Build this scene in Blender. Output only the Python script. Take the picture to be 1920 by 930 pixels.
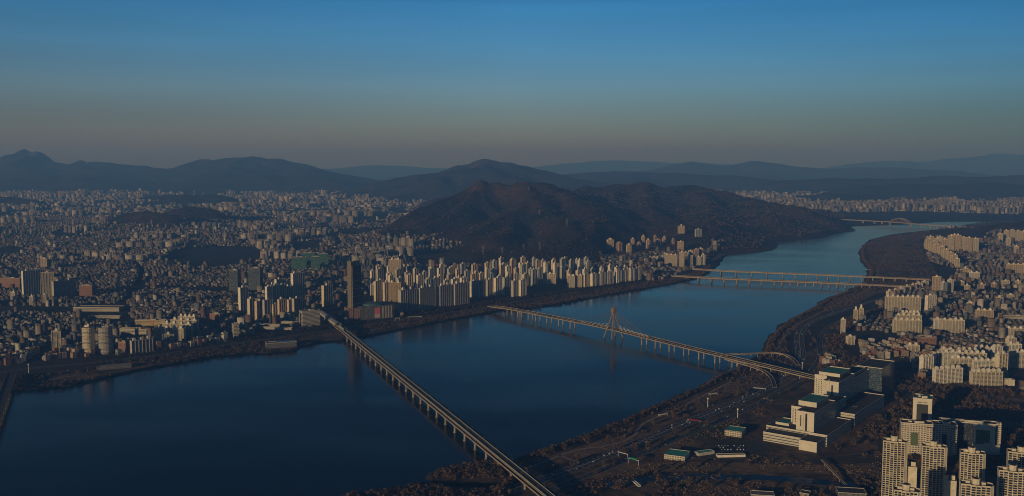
import bpy, bmesh, math, random
import numpy as np
from math import radians as R, sin, cos, pi, hypot, atan2, tan
sc = bpy.context.scene
for _o in list(bpy.data.objects): bpy.data.objects.remove(_o)
C = sc.collection
random.seed(7)
rng = np.random.default_rng(7)

# ---------------------------------------------------------------- camera
CAMH = 480.0; F = 1800.0; PITCH = math.atan(160 / 1800.0)      # photograph is 1920 x 930
cam = bpy.data.cameras.new('camera'); camo = bpy.data.objects.new('camera', cam); C.objects.link(camo)
cam.sensor_width = 36; cam.lens = 36 * F / 1920; cam.clip_start = 1; cam.clip_end = 120000
camo.location = (0, 0, CAMH); camo.rotation_euler = (pi / 2 - PITCH, 0, 0); sc.camera = camo

# ---------------------------------------------------------------- sky, sun, exposure
SUN_AZ = -143.5; SUN_EL = 8.5        # the sun stands low behind the left shoulder
w = bpy.data.worlds.new('World'); sc.world = w; w.use_nodes = True
nt = w.node_tree; bg = nt.nodes['Background']
sky = nt.nodes.new('ShaderNodeTexSky'); sky.sky_type = 'NISHITA'; sky.sun_disc = False
sky.sun_elevation = R(SUN_EL); sky.sun_rotation = R(SUN_AZ); sky.altitude = 400
sky.air_density = 1.0; sky.dust_density = 0.6; sky.ozone_density = 2.0
geo = nt.nodes.new('ShaderNodeTexCoord'); sep = nt.nodes.new('ShaderNodeSeparateXYZ')
rmp = nt.nodes.new('ShaderNodeValToRGB'); mul = nt.nodes.new('ShaderNodeVectorMath'); mul.operation = 'MULTIPLY'
sc2 = nt.nodes.new('ShaderNodeVectorMath'); sc2.operation = 'SCALE'; sc2.inputs['Scale'].default_value = 2.5
nt.links.new(geo.outputs['Generated'], sep.inputs[0]); nt.links.new(sep.outputs['Z'], rmp.inputs[0])
rx = nt.nodes.new('ShaderNodeValToRGB'); mx_ = nt.nodes.new('ShaderNodeMapRange'); mx_.inputs['From Min'].default_value = -.6; mx_.inputs['From Max'].default_value = .6
nt.links.new(sep.outputs['X'], mx_.inputs['Value']); nt.links.new(mx_.outputs[0], rx.inputs[0])
m2 = nt.nodes.new('ShaderNodeVectorMath'); m2.operation = 'MULTIPLY'
nt.links.new(rmp.outputs[0], m2.inputs[0]); nt.links.new(rx.outputs[0], m2.inputs[1]); # thin uneven smog layers
mpg = nt.nodes.new('ShaderNodeMapping'); mpg.inputs['Scale'].default_value = (1.6, 1.6, 26); nt.links.new(geo.outputs['Generated'], mpg.inputs[0])
ns = nt.nodes.new('ShaderNodeTexNoise'); ns.inputs['Scale'].default_value = 1.4; ns.inputs['Detail'].default_value = 4; nt.links.new(mpg.outputs[0], ns.inputs['Vector'])
nm = nt.nodes.new('ShaderNodeMapRange'); nm.inputs['From Min'].default_value = .3; nm.inputs['From Max'].default_value = .7; nm.inputs['To Min'].default_value = .93; nm.inputs['To Max'].default_value = 1.06; nt.links.new(ns.outputs['Fac'], nm.inputs['Value'])
m3 = nt.nodes.new('ShaderNodeVectorMath'); m3.operation = 'SCALE'; nt.links.new(m2.outputs[0], m3.inputs[0]); nt.links.new(nm.outputs[0], m3.inputs['Scale'])
nt.links.new(m3.outputs[0], sc2.inputs[0])
nt.links.new(sky.outputs[0], mul.inputs[0]); nt.links.new(sc2.outputs[0], mul.inputs[1]); nt.links.new(mul.outputs[0], bg.inputs[0])
def ramp(node, stops):
    el = node.color_ramp.elements
    while len(el) > 1: el.remove(el[-1])
    el[0].position = stops[0][0]; el[0].color = (*stops[0][1], 1)
    for p, c in stops[1:]:
        e = el.new(p); e.color = (*c, 1)
ramp(rx, [(0, (1, .9, .9)), (.5, (.98, .97, 1.0)), (1, (.36, .54, .62))])
# winter smog: the sky is dull and mauve over the horizon, clear blue above
ramp(rmp, [(0.0, (.235, .225, .24)), (.009, (.25, .235, .25)), (.025, (.25, .285, .385)), (.05, (.238, .305, .475)), (.077, (.245, .375, .60)), (.096, (.21, .385, .64)), (.124, (.16, .39, .67)), (.158, (.11, .37, .66)), (.18, (.04, .19, .40)), (.22, (.003, .075, .17)), (.3, (.001, .045, .115)), (.5, (.003, .055, .14)), (1, (.005, .065, .16))])
bg.inputs[1].default_value = 0.12
sl = bpy.data.lights.new('sun', 'SUN'); sl.energy = 4.4; sl.angle = R(0.5); sl.color = (1.0, 0.79, 0.50)
slo = bpy.data.objects.new('sun', sl); C.objects.link(slo)
slo.rotation_euler = (R(90 - SUN_EL), 0, -R(SUN_AZ) + pi)
slo.location = (-500, -300, 1500)
sc.view_settings.view_transform = 'Standard'; sc.view_settings.look = 'None'
sc.view_settings.exposure = -0.82; sc.view_settings.gamma = 1; sc.view_settings.use_curve_mapping = False
sc.cycles.use_denoising = True
try: sc.cycles.denoiser = 'OPENIMAGEDENOISE'
except Exception: pass
sc.cycles.filter_width = 1.05; sc.cycles.max_bounces = 4; sc.cycles.diffuse_bounces = 2; sc.cycles.glossy_bounces = 2; sc.cycles.volume_bounces = 1
sc.cycles.transmission_bounces = 2; sc.cycles.transparent_max_bounces = 4; sc.cycles.caustics_reflective = False

# ---------------------------------------------------------------- pixel -> place
cp, sp_ = cos(PITCH), sin(PITCH)
def ray(px, py):
    u = (px - 960) / F; v = -(py - 465) / F
    return (u, cp + v * sp_, -sp_ + v * cp)
def G(px, py, z=0.0):
    d = ray(px, py); t = (z - CAMH) / d[2]
    return (d[0] * t, d[1] * t)
def AT(px, py, D):                       # the point seen at px,py and D metres north
    d = ray(px, py); t = D / d[1]
    return (d[0] * t, D, CAMH + d[2] * t)
def ZAT(x, y, py):                       # height above a spot whose top is seen on row py
    v = -(py - 465) / F
    return CAMH + y * (-sp_ + v * cp) / (cp + v * sp_)
def PX(x, y, z):
    dz = z - CAMH
    zc = y * cp - dz * sp_; yc = y * sp_ + dz * cp
    return 960 + F * x / zc, 465 - F * yc / zc
def MPP(x, y, z=0):                      # metres per photo pixel there
    return (y * cp - (z - CAMH) * sp_) / F

# ---------------------------------------------------------------- noise
def _hash(ix, iy, s):
    h = (ix.astype(np.int64) * 374761393 + iy.astype(np.int64) * 668265263 + s * 974711) & 0x7fffffff
    h = ((h ^ (h >> 13)) * 1274126177) & 0x7fffffff
    return ((h ^ (h >> 16)) & 0xffff) / 65535.0
def vnoise(x, y, s=0):
    ix = np.floor(x); iy = np.floor(y); fx = x - ix; fy = y - iy
    fx = fx * fx * (3 - 2 * fx); fy = fy * fy * (3 - 2 * fy)
    a = _hash(ix, iy, s); b = _hash(ix + 1, iy, s); c = _hash(ix, iy + 1, s); d = _hash(ix + 1, iy + 1, s)
    return (a * (1 - fx) + b * fx) * (1 - fy) + (c * (1 - fx) + d * fx) * fy
def fbm(x, y, o=5, s=0):
    t = 0; a = .5; n = 0
    for i in range(o):
        t = t + a * vnoise(x, y, s + i * 17); n += a; a *= .5; x = x * 2.03 + 11.3; y = y * 2.03 + 5.7
    return t / n

# ---------------------------------------------------------------- materials
MATS = {}
def mat(name, col, rough=.8, metal=0, spec=.3, var=0.0, noise=None, island=0.0, emit=None):
    m = bpy.data.materials.new(name); m.use_nodes = True; MATS[name] = m
    n = m.node_tree; b = n.nodes['Principled BSDF']
    b.inputs['Base Color'].default_value = (*col, 1); b.inputs['Roughness'].default_value = rough
    b.inputs['Metallic'].default_value = metal; b.inputs['Specular IOR Level'].default_value = spec
    src = None
    if noise or island:
        hsv = n.nodes.new('ShaderNodeHueSaturation'); hsv.inputs['Color'].default_value = (*col, 1)
        val = None
        if noise:
            tc = n.nodes.new('ShaderNodeNewGeometry')
            nz = n.nodes.new('ShaderNodeTexNoise'); nz.inputs['Scale'].default_value = noise[0]; nz.inputs['Detail'].default_value = 4
            n.links.new(tc.outputs['Position'], nz.inputs['Vector'])
            mr = n.nodes.new('ShaderNodeMapRange'); mr.inputs['From Min'].default_value = .3; mr.inputs['From Max'].default_value = .7
            mr.inputs['To Min'].default_value = 1 - noise[1]; mr.inputs['To Max'].default_value = 1 + noise[1]
            n.links.new(nz.outputs['Fac'], mr.inputs['Value']); val = mr.outputs[0]
        if island:
            g = n.nodes.new('ShaderNodeNewGeometry'); mi = n.nodes.new('ShaderNodeMapRange')
            mi.inputs['To Min'].default_value = 1 - island; mi.inputs['To Max'].default_value = 1 + island
            n.links.new(g.outputs['Random Per Island'], mi.inputs['Value'])
            if val is None: val = mi.outputs[0]
            else:
                mm = n.nodes.new('ShaderNodeMath'); mm.operation = 'MULTIPLY'
                n.links.new(val, mm.inputs[0]); n.links.new(mi.outputs[0], mm.inputs[1]); val = mm.outputs[0]
        n.links.new(val, hsv.inputs['Value']); n.links.new(hsv.outputs[0], b.inputs['Base Color'])
    return m
def glass_var(name, stops):
    m = mat(name, (.02, .03, .04), .15); n = m.node_tree; g = n.nodes.new('ShaderNodeNewGeometry'); o = n.nodes.new('ShaderNodeObjectInfo'); a = n.nodes.new('ShaderNodeMath'); a.operation = 'ADD'
    n.links.new(g.outputs['Random Per Island'], a.inputs[0]); n.links.new(o.outputs['Random'], a.inputs[1]); f = n.nodes.new('ShaderNodeMath'); f.operation = 'FRACT'; n.links.new(a.outputs[0], f.inputs[0])
    r = n.nodes.new('ShaderNodeValToRGB'); r.color_ramp.interpolation = 'CONSTANT'; ramp(r, stops); n.links.new(f.outputs[0], r.inputs[0]); n.links.new(r.outputs[0], n.nodes['Principled BSDF'].inputs['Base Color']); return m
def facade(name, wall, glass=(.03, .045, .06), bay=3.4, floor=2.9, wx=.62, wz=.5, island=None, random_wall=None, grough=.25):
    """wall of windows laid out in metres on the UVs (u along the wall, v up)"""
    m = bpy.data.materials.new(name); m.use_nodes = True; MATS[name] = m
    n = m.node_tree; b = n.nodes['Principled BSDF']; L = n.links
    uv = n.nodes.new('ShaderNodeUVMap'); s = n.nodes.new('ShaderNodeSeparateXYZ'); L.new(uv.outputs[0], s.inputs[0])
    def band(sock, size, width):
        d = n.nodes.new('ShaderNodeMath'); d.operation = 'DIVIDE'; d.inputs[1].default_value = size; L.new(sock, d.inputs[0])
        f = n.nodes.new('ShaderNodeMath'); f.operation = 'FRACT'; L.new(d.outputs[0], f.inputs[0])
        q = n.nodes.new('ShaderNodeMath'); q.operation = 'SUBTRACT'; q.inputs[1].default_value = .5; L.new(f.outputs[0], q.inputs[0])
        a = n.nodes.new('ShaderNodeMath'); a.operation = 'ABSOLUTE'; L.new(q.outputs[0], a.inputs[0])
        l = n.nodes.new('ShaderNodeMath'); l.operation = 'LESS_THAN'; l.inputs[1].default_value = width / 2; L.new(a.outputs[0], l.inputs[0])
        return l.outputs[0], d.outputs[0]
    bx, ux = band(s.outputs['X'], bay, wx); bz, uz = band(s.outputs['Y'], floor, wz)
    k = n.nodes.new('ShaderNodeMath'); k.operation = 'MULTIPLY'; L.new(bx, k.inputs[0]); L.new(bz, k.inputs[1])
    # each window its own tone (blinds, reflections)
    fl = n.nodes.new('ShaderNodeMath'); fl.operation = 'FLOOR'; L.new(ux, fl.inputs[0])
    fz = n.nodes.new('ShaderNodeMath'); fz.operation = 'FLOOR'; L.new(uz, fz.inputs[0])
    cm = n.nodes.new('ShaderNodeCombineXYZ'); L.new(fl.outputs[0], cm.inputs[0]); L.new(fz.outputs[0], cm.inputs[1])
    wn = n.nodes.new('ShaderNodeTexWhiteNoise'); wn.noise_dimensions = '3D'; L.new(cm.outputs[0], wn.inputs['Vector'])
    gr = n.nodes.new('ShaderNodeValToRGB'); L.new(wn.outputs['Value'], gr.inputs[0])
    ramp(gr, [(0, glass), (.6, tuple(c * 1.4 for c in glass)), (.85, tuple(c * 2.5 + .02 for c in glass)), (1, (.22, .21, .19))])
    wc = n.nodes.new('ShaderNodeRGB'); wc.outputs[0].default_value = (*wall, 1); wsock = wc.outputs[0]
    g = n.nodes.new('ShaderNodeNewGeometry')
    if random_wall:
        rr = n.nodes.new('ShaderNodeValToRGB'); rr.color_ramp.interpolation = 'CONSTANT'; ramp(rr, random_wall)
        L.new(g.outputs['Random Per Island'], rr.inputs[0]); wsock = rr.outputs[0]
    nz = n.nodes.new('ShaderNodeTexNoise'); nz.inputs['Scale'].default_value = .08; nz.inputs['Detail'].default_value = 5
    L.new(g.outputs['Position'], nz.inputs['Vector'])
    mr = n.nodes.new('ShaderNodeMapRange'); mr.inputs['To Min'].default_value = .78; mr.inputs['To Max'].default_value = 1.18; L.new(nz.outputs['Fac'], mr.inputs['Value'])
    hs = n.nodes.new('ShaderNodeHueSaturation'); L.new(wsock, hs.inputs['Color']); L.new(mr.outputs[0], hs.inputs['Value'])
    mx = n.nodes.new('ShaderNodeMix'); mx.data_type = 'RGBA'; L.new(k.outputs[0], mx.inputs[0]); L.new(hs.outputs[0], mx.inputs[6]); L.new(gr.outputs[0], mx.inputs[7])
    L.new(mx.outputs[2], b.inputs['Base Color'])
    rg = n.nodes.new('ShaderNodeMapRange'); rg.inputs['To Min'].default_value = .85; rg.inputs['To Max'].default_value = grough; L.new(k.outputs[0], rg.inputs['Value'])
    L.new(rg.outputs[0], b.inputs['Roughness'])
    return m

# ---------------------------------------------------------------- mesh collector
class MB:
    def __init__(s): s.v = []; s.f = []; s.m = []; s.u = []
    def poly(s, idx, m=0, uv=None):
        s.f.append(idx); s.m.append(m); s.u.extend(uv if uv else [(0, 0)] * len(idx))
    def prism(s, pts, z0, z1, m=0, top=None, em=None, bottom=False, zt=None):
        """vertical walls over a footprint (counter-clockwise); em: material of each edge; zt: top heights per corner"""
        n = len(pts); o = len(s.v)
        s.v += [(x, y, z0) for x, y in pts] + [(x, y, (zt[i] if zt else z1)) for i, (x, y) in enumerate(pts)]
        u = 0.0
        for i in range(n):
            j = (i + 1) % n; l = hypot(pts[j][0] - pts[i][0], pts[j][1] - pts[i][1])
            s.poly((o + i, o + j, o + n + j, o + n + i), em[i] if em else m, [(u, 0), (u + l, 0), (u + l, z1 - z0), (u, z1 - z0)])
            u += l
        s.poly(tuple(o + n + i for i in range(n)), m if top is None else top, [(x, y) for x, y in pts])
        if bottom: s.poly(tuple(o + n - 1 - i for i in range(n)), m)
    def box(s, cx, cy, z0, w, d, h, a=0, m=0, top=None, bottom=False):
        c, q = cos(a), sin(a)
        s.prism([(cx + x * c - y * q, cy + x * q + y * c) for x, y in ((-w/2, -d/2), (w/2, -d/2), (w/2, d/2), (-w/2, d/2))], z0, z0 + h, m, top, bottom=bottom)
    def bar(s, p0, p1, w, h=None, m=0):
        """square bar between two points"""
        h = h or w
        a = np.array(p0, float); b = np.array(p1, float); d = b - a; L = np.linalg.norm(d)
        if L < 1e-6: return
        d /= L; up = np.array((0, 0, 1.)) if abs(d[2]) < .95 else np.array((0, 1., 0))
        r = np.cross(d, up); r /= np.linalg.norm(r); up = np.cross(r, d)
        o = len(s.v)
        for q in (a, b):
            for i, j in ((-1, -1), (1, -1), (1, 1), (-1, 1)): s.v.append(tuple(q + r * i * w / 2 + up * j * h / 2))
        for i in range(4):
            j = (i + 1) % 4; s.poly((o + i, o + 4 + i, o + 4 + j, o + j), m)
        s.poly((o, o + 1, o + 2, o + 3), m); s.poly((o + 7, o + 6, o + 5, o + 4), m)
    def tube(s, p0, p1, r0, r1=None, n=8, m=0):
        r1 = r0 if r1 is None else r1
        a = np.array(p0, float); b = np.array(p1, float); d = b - a; d /= np.linalg.norm(d)
        up = np.array((0, 0, 1.)) if abs(d[2]) < .95 else np.array((0, 1., 0))
        r = np.cross(d, up); r /= np.linalg.norm(r); up = np.cross(r, d); o = len(s.v)
        for q, rr in ((a, r0), (b, r1)):
            for i in range(n): s.v.append(tuple(q + (r * cos(2*pi*i/n) + up * sin(2*pi*i/n)) * rr))
        for i in range(n):
            j = (i + 1) % n; s.poly((o + i, o + n + i, o + n + j, o + j), m)
        s.poly(tuple(o + i for i in range(n)), m); s.poly(tuple(o + 2*n - 1 - i for i in range(n)), m)
    def mesh(s, name, mats):
        me = bpy.data.meshes.new(name); me.from_pydata(s.v, [], s.f)
        for x in mats: me.materials.append(MATS[x] if isinstance(x, str) else x)
        me.polygons.foreach_set('material_index', s.m)
        uvl = me.uv_layers.new(name='UVMap'); uvl.data.foreach_set('uv', np.array(s.u, dtype=np.float32).ravel())
        return me
    def build(s, name, mats, parent=None, loc=None, rz=None, smooth=False):
        if isinstance(mats, str): mats = [mats]
        me = s.mesh(name, mats)
        if smooth: me.polygons.foreach_set('use_smooth', [True] * len(me.polygons))
        return link(name, me, parent, loc, rz)
def link(name, me, parent=None, loc=None, rz=None):
    o = bpy.data.objects.new(name, me); C.objects.link(o)
    if parent: o.parent = parent
    if loc is not None: o.location = loc if len(loc) == 3 else (*loc, 0)
    if rz is not None: o.rotation_euler = (0, 0, rz)
    return o
def empty(name, loc, rz=0): return link(name, None, None, loc, rz)
def tag(o, label=None, cat=None, group=None, kind=None):
    if label: o['label'] = label
    if cat: o['category'] = cat
    if group: o['group'] = group
    if kind: o['kind'] = kind
    return o
def copy_tree(o, parent=None):
    c = o.copy(); C.objects.link(c)
    if parent: c.parent = parent
    for ch in KIDS.get(o.name, []): copy_tree(ch, c)
    return c
KIDS = {}
def remember(o):
    KIDS[o.name] = [c for c in bpy.data.objects if c.parent == o]
    for c in KIDS[o.name]:
        k = [d for d in bpy.data.objects if d.parent == c]
        if k: KIDS[c.name] = k
def arrmesh(name, V, Fq, mi, uv, mats):
    """numpy quads -> one mesh"""
    me = bpy.data.meshes.new(name)
    me.vertices.add(len(V)); me.vertices.foreach_set('co', V.astype(np.float32).ravel())
    nf = len(Fq); me.loops.add(nf * 4); me.loops.foreach_set('vertex_index', Fq.astype(np.int32).ravel())
    me.polygons.add(nf); me.polygons.foreach_set('loop_start', np.arange(0, nf * 4, 4, dtype=np.int32))
    for x in mats: me.materials.append(MATS[x])
    me.polygons.foreach_set('material_index', mi.astype(np.int32))
    if uv is not None:
        u = me.uv_layers.new(name='UVMap'); u.data.foreach_set('uv', uv.astype(np.float32).ravel())
    me.update(calc_edges=True); me.validate()
    return me
def boxes(cx, cy, z0, w_, d_, h_, a_, wall, roof):
    """many boxes at once: arrays for arrmesh"""
    n = len(cx); c, s = np.cos(a_), np.sin(a_)
    sx = np.array([-1, 1, 1, -1]); sy = np.array([-1, -1, 1, 1])
    lx = sx[None] * w_[:, None] / 2; ly = sy[None] * d_[:, None] / 2
    X = cx[:, None] + lx * c[:, None] - ly * s[:, None]; Y = cy[:, None] + lx * s[:, None] + ly * c[:, None]
    V = np.zeros((n, 8, 3)); V[:, :4, 0] = X; V[:, 4:, 0] = X; V[:, :4, 1] = Y; V[:, 4:, 1] = Y
    V[:, :4, 2] = z0[:, None]; V[:, 4:, 2] = (z0 + h_)[:, None]
    q = np.array([[0, 1, 5, 4], [1, 2, 6, 5], [2, 3, 7, 6], [3, 0, 4, 7], [4, 5, 6, 7]])
    Fq = (np.arange(n) * 8)[:, None, None] + q[None]
    mi = np.zeros((n, 5), int); mi[:, :4] = np.asarray(wall)[:, None]; mi[:, 4] = roof
    UV = np.zeros((n, 5, 4, 2)); jit = rng.random(n) * 50
    for k in range(4):
        L = w_ if k % 2 == 0 else d_
        UV[:, k, 0, 0] = jit; UV[:, k, 1, 0] = jit + L; UV[:, k, 2, 0] = jit + L; UV[:, k, 3, 0] = jit
        UV[:, k, 2, 1] = h_; UV[:, k, 3, 1] = h_
    return V.reshape(-1, 3), Fq.reshape(-1, 4), mi.ravel(), UV.reshape(-1, 2)
def cat_boxes(L):
    V = []; Fq = []; M = []; U = []; o = 0
    for v, f, m, u in L:
        V.append(v); Fq.append(f + o); M.append(m); U.append(u); o += len(v)
    return np.concatenate(V), np.concatenate(Fq), np.concatenate(M), np.concatenate(U)
def inside(px, py, poly):
    r = np.zeros(np.shape(px), bool); n = len(poly)
    for i in range(n):
        x1, y1 = poly[i]; x2, y2 = poly[(i + 1) % n]
        c = ((y1 > py) != (y2 > py)) & (px < (x2 - x1) * (py - y1) / (y2 - y1 + 1e-12) + x1)
        r ^= c
    return r
def seg_dist(x, y, pts):
    """distance to a polyline and the fraction index along it"""
    best = np.full(np.shape(x), 1e12); tt = np.zeros(np.shape(x))
    for i in range(len(pts) - 1):
        ax, ay = pts[i][:2]; bx, by = pts[i + 1][:2]; dx, dy = bx - ax, by - ay
        t = np.clip(((x - ax) * dx + (y - ay) * dy) / (dx * dx + dy * dy + 1e-9), 0, 1)
        d = np.hypot(x - ax - t * dx, y - ay - t * dy)
        k = d < best; best = np.where(k, d, best); tt = np.where(k, i + t, tt)
    return best, tt
# ---------------------------------------------------------------- setting: materials
def ground_mat(name, c1, c2, c3, sc1=.004, sc2=.03, rough=.95, bump=0.0):
    m = bpy.data.materials.new(name); m.use_nodes = True; MATS[name] = m
    n = m.node_tree; b = n.nodes['Principled BSDF']; L = n.links; b.inputs['Roughness'].default_value = rough; b.inputs['Specular IOR Level'].default_value = .15
    g = n.nodes.new('ShaderNodeNewGeometry')
    a = n.nodes.new('ShaderNodeTexNoise'); a.inputs['Scale'].default_value = sc1; a.inputs['Detail'].default_value = 8; a.inputs['Roughness'].default_value = .65
    c = n.nodes.new('ShaderNodeTexNoise'); c.inputs['Scale'].default_value = sc2; c.inputs['Detail'].default_value = 6; c.inputs['Roughness'].default_value = .7
    L.new(g.outputs['Position'], a.inputs['Vector']); L.new(g.outputs['Position'], c.inputs['Vector'])
    r1 = n.nodes.new('ShaderNodeValToRGB'); L.new(a.outputs['Fac'], r1.inputs[0]); ramp(r1, [(.4, c1), (.6, c2)])
    r2 = n.nodes.new('ShaderNodeValToRGB'); L.new(c.outputs['Fac'], r2.inputs[0]); ramp(r2, [(.45, (0, 0, 0)), (.65, (1, 1, 1))])
    mx = n.nodes.new('ShaderNodeMix'); mx.data_type = 'RGBA'; L.new(r2.outputs[0], mx.inputs[0]); L.new(r1.outputs[0], mx.inputs[6]); mx.inputs[7].default_value = (*c3, 1)
    L.new(mx.outputs[2], b.inputs['Base Color'])
    if bump:
        bp = n.nodes.new('ShaderNodeBump'); bp.inputs['Strength'].default_value = 1; bp.inputs['Distance'].default_value = bump
        L.new(c.outputs['Fac'], bp.inputs['Height']); L.new(bp.outputs[0], b.inputs['Normal'])
    return m
ground_mat('city_ground', (.032, .033, .034), (.055, .054, .052), (.04, .036, .03))
ground_mat('bank_ground', (.07, .055, .038), (.24, .15, .08), (.05, .04, .03), .009, .06, bump=1.5)
ground_mat('mountain_wood', (.014, .015, .012), (.085, .05, .03), (.02, .018, .013), .0025, .02, bump=14)
ground_mat('field_grass', (.06, .07, .03), (.10, .10, .045), (.05, .045, .03), .02, .1)
mat('asphalt', (.05, .05, .052), .9, noise=(.05, .2)); mat('concrete', (.30, .27, .23), .85, noise=(.1, .18)); mat('pale_concrete', (.42, .38, .32), .85, noise=(.1, .15))
mat('road_paint', (.7, .7, .66), .7); mat('path_paving', (.30, .27, .24), .9, noise=(.1, .2)); mat('steel', (.25, .25, .24), .5, .6)
# river water
m = bpy.data.materials.new('river_water'); m.use_nodes = True; MATS['river_water'] = m
n = m.node_tree; b = n.nodes['Principled BSDF']; b.inputs['Base Color'].default_value = (.004, .012, .018, 1)
b.inputs['Roughness'].default_value = .09; b.inputs['IOR'].default_value = 1.33; b.inputs['Specular IOR Level'].default_value = .34
g = n.nodes.new('ShaderNodeNewGeometry'); mp = n.nodes.new('ShaderNodeMapping'); mp.inputs['Rotation'].default_value = (0, 0, .5); mp.inputs['Scale'].default_value = (1, 2.2, 1)
n.links.new(g.outputs['Position'], mp.inputs[0])
w1 = n.nodes.new('ShaderNodeTexNoise'); w1.inputs['Scale'].default_value = .12; w1.inputs['Detail'].default_value = 6; w1.inputs['Roughness'].default_value = .6
n.links.new(mp.outputs[0], w1.inputs['Vector'])
bp = n.nodes.new('ShaderNodeBump'); bp.inputs['Distance'].default_value = .5; bp.inputs['Strength'].default_value = 1
# wind patches: calmer and rougher water
w2 = n.nodes.new('ShaderNodeTexNoise'); w2.inputs['Scale'].default_value = .0022; w2.inputs['Detail'].default_value = 4
n.links.new(mp.outputs[0], w2.inputs['Vector'])
mr = n.nodes.new('ShaderNodeMapRange'); mr.inputs['From Min'].default_value = .35; mr.inputs['From Max'].default_value = .65; mr.inputs['To Min'].default_value = .10; mr.inputs['To Max'].default_value = .36
n.links.new(w2.outputs['Fac'], mr.inputs['Value']); n.links.new(mr.outputs[0], bp.inputs['Distance'])
n.links.new(w1.outputs['Fac'], bp.inputs['Height']); n.links.new(bp.outputs[0], b.inputs['Normal'])

# ---------------------------------------------------------------- water and land sheets
FAR = 40000; WIDE = 32000
def sheet(name, pts, z, m, skirt=None):
    """flat polygon sheet; skirt = (inset metres, low z) gives a sloping bank"""
    bm = bmesh.new(); vs = [bm.verts.new((x, y, z)) for x, y in pts]; f = bm.faces.new(vs)
    bmesh.ops.recalc_face_normals(bm, faces=[f])
    bm.normal_update()
    if f.normal.z < 0: f.normal_flip()
    if skirt:
        ar = sum(pts[i][0] * pts[(i+1) % len(pts)][1] - pts[(i+1) % len(pts)][0] * pts[i][1] for i in range(len(pts)))
        sgn = 1 if ar > 0 else -1; k = len(pts); out = []
        for i in range(k):
            x0, y0 = pts[i - 1]; x1, y1 = pts[(i + 1) % k]; dx, dy = x1 - x0, y1 - y0; l = hypot(dx, dy) + 1e-9
            out.append(bm.verts.new((pts[i][0] + sgn * dy / l * skirt[0], pts[i][1] - sgn * dx / l * skirt[0], skirt[1])))
        for i in range(k):
            j = (i + 1) % k
            try: bm.faces.new((vs[i], vs[j], out[j], out[i]) if sgn < 0 else (vs[j], vs[i], out[i], out[j]))
            except ValueError: pass
    bmesh.ops.triangulate(bm, faces=[x for x in bm.faces if len(x.verts) > 4])
    me = bpy.data.meshes.new(name); bm.to_mesh(me); bm.free(); me.materials.append(MATS[m])
    o = link(name, me); o['kind'] = 'structure'; return o
sheet('river_bed', [(-WIDE, -1500), (WIDE, -1500), (WIDE, FAR), (-WIDE, FAR)], -6, 'city_ground')
water = sheet('water', [(-WIDE, -1500), (WIDE, -1500), (WIDE, FAR), (-WIDE, FAR)], 0, 'river_water')
NORTH_SHORE = [(-300, 775), (-80, 752), (0, 738), (30, 731), (60, 728), (130, 722), (190, 709), (250, 694), (320, 682), (400, 668), (480, 660), (500, 661), (556, 655), (558, 650), (600, 641), (640, 637), (700, 627), (760, 615),
    (800, 607), (830, 601), (870, 594), (900, 589), (930, 583), (960, 578), (1000, 577), (1040, 571), (1080, 563), (1115, 557), (1150, 550), (1192, 543), (1230, 537), (1272, 529), (1310, 520), (1335, 505), (1346, 492),
    (1352, 486), (1366, 475), (1383, 463), (1392, 455), (1410, 449), (1440, 441.5), (1480, 436), (1520, 431), (1565, 426.5), (1600, 424), (1630, 422.5), (1680, 421), (1712, 419.5), (1740, 417), (1765, 415.5), (1830, 415), (1920, 416), (2050, 417), (2400, 416)]
SOUTH_SHORE = [(2500, 424), (2100, 426), (1950, 426), (1900, 425.5), (1850, 425), (1800, 428), (1762, 430.5), (1740, 433), (1700, 437), (1665, 442), (1645, 447), (1630, 453), (1618, 461), (1614, 470), (1616, 486), (1624, 496), (1632, 505), (1630, 515), (1624, 526),
    (1605, 540), (1584, 549), (1548, 563), (1525, 579), (1486, 599), (1461, 617), (1445, 634), (1438, 646), (1436, 655), (1425, 668), (1400, 686), (1383, 695), (1370, 699), (1353, 704), (1335, 716), (1318, 724), (1290, 738), (1248, 756), (1202, 776), (1160, 793), (1129, 805), (1100, 818),
    (1074, 827), (1045, 837), (1016, 846), (990, 856), (970, 863), (950, 868), (930, 869), (910, 871), (890, 872), (870, 874), (845, 878), (825, 883), (812, 889), (808, 895), (815, 900), (840, 902), (870, 902.5), (905, 902), (934, 900), (946, 901), (940, 912), (925, 917), (906, 919.5), (880, 921), (854, 921), (835, 915), (815, 910),
    (795, 909), (771, 912), (740, 918), (700, 925), (667, 930), (620, 945), (560, 975), (400, 1100)]
rs = random.Random(3)
def rough_line(pts, n=3, amp=1.0):
    W = [G(*p) for p in pts]; out = []
    for i in range(len(W) - 1):
        (x0, y0), (x1, y1) = W[i], W[i + 1]; L = hypot(x1 - x0, y1 - y0)
        for k in range(n):
            t = k / n; a = min(12, L * .06) * amp if k else 0
            out.append((x0 + (x1 - x0) * t + rs.uniform(-a, a), y0 + (y1 - y0) * t + rs.uniform(-a, a)))
    out.append(W[-1]); return out
NS = rough_line(NORTH_SHORE); SS = rough_line(SOUTH_SHORE)
NORTH = NS + [(WIDE, NS[-1][1]), (WIDE, FAR), (-WIDE, FAR), (-WIDE, NS[0][1])]
SOUTH = SS + [(SS[-1][0], -1400), (WIDE, -1400), (WIDE, SS[0][1])]
sheet('ground', NORTH, 4.0, 'city_ground', (14, -2)); sheet('ground', SOUTH, 4.0, 'city_ground', (14, -2))
def bank(name, pts, z, m):
    o = sheet(name, [G(px, py, z) for px, py in pts], z, m); return o
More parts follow.
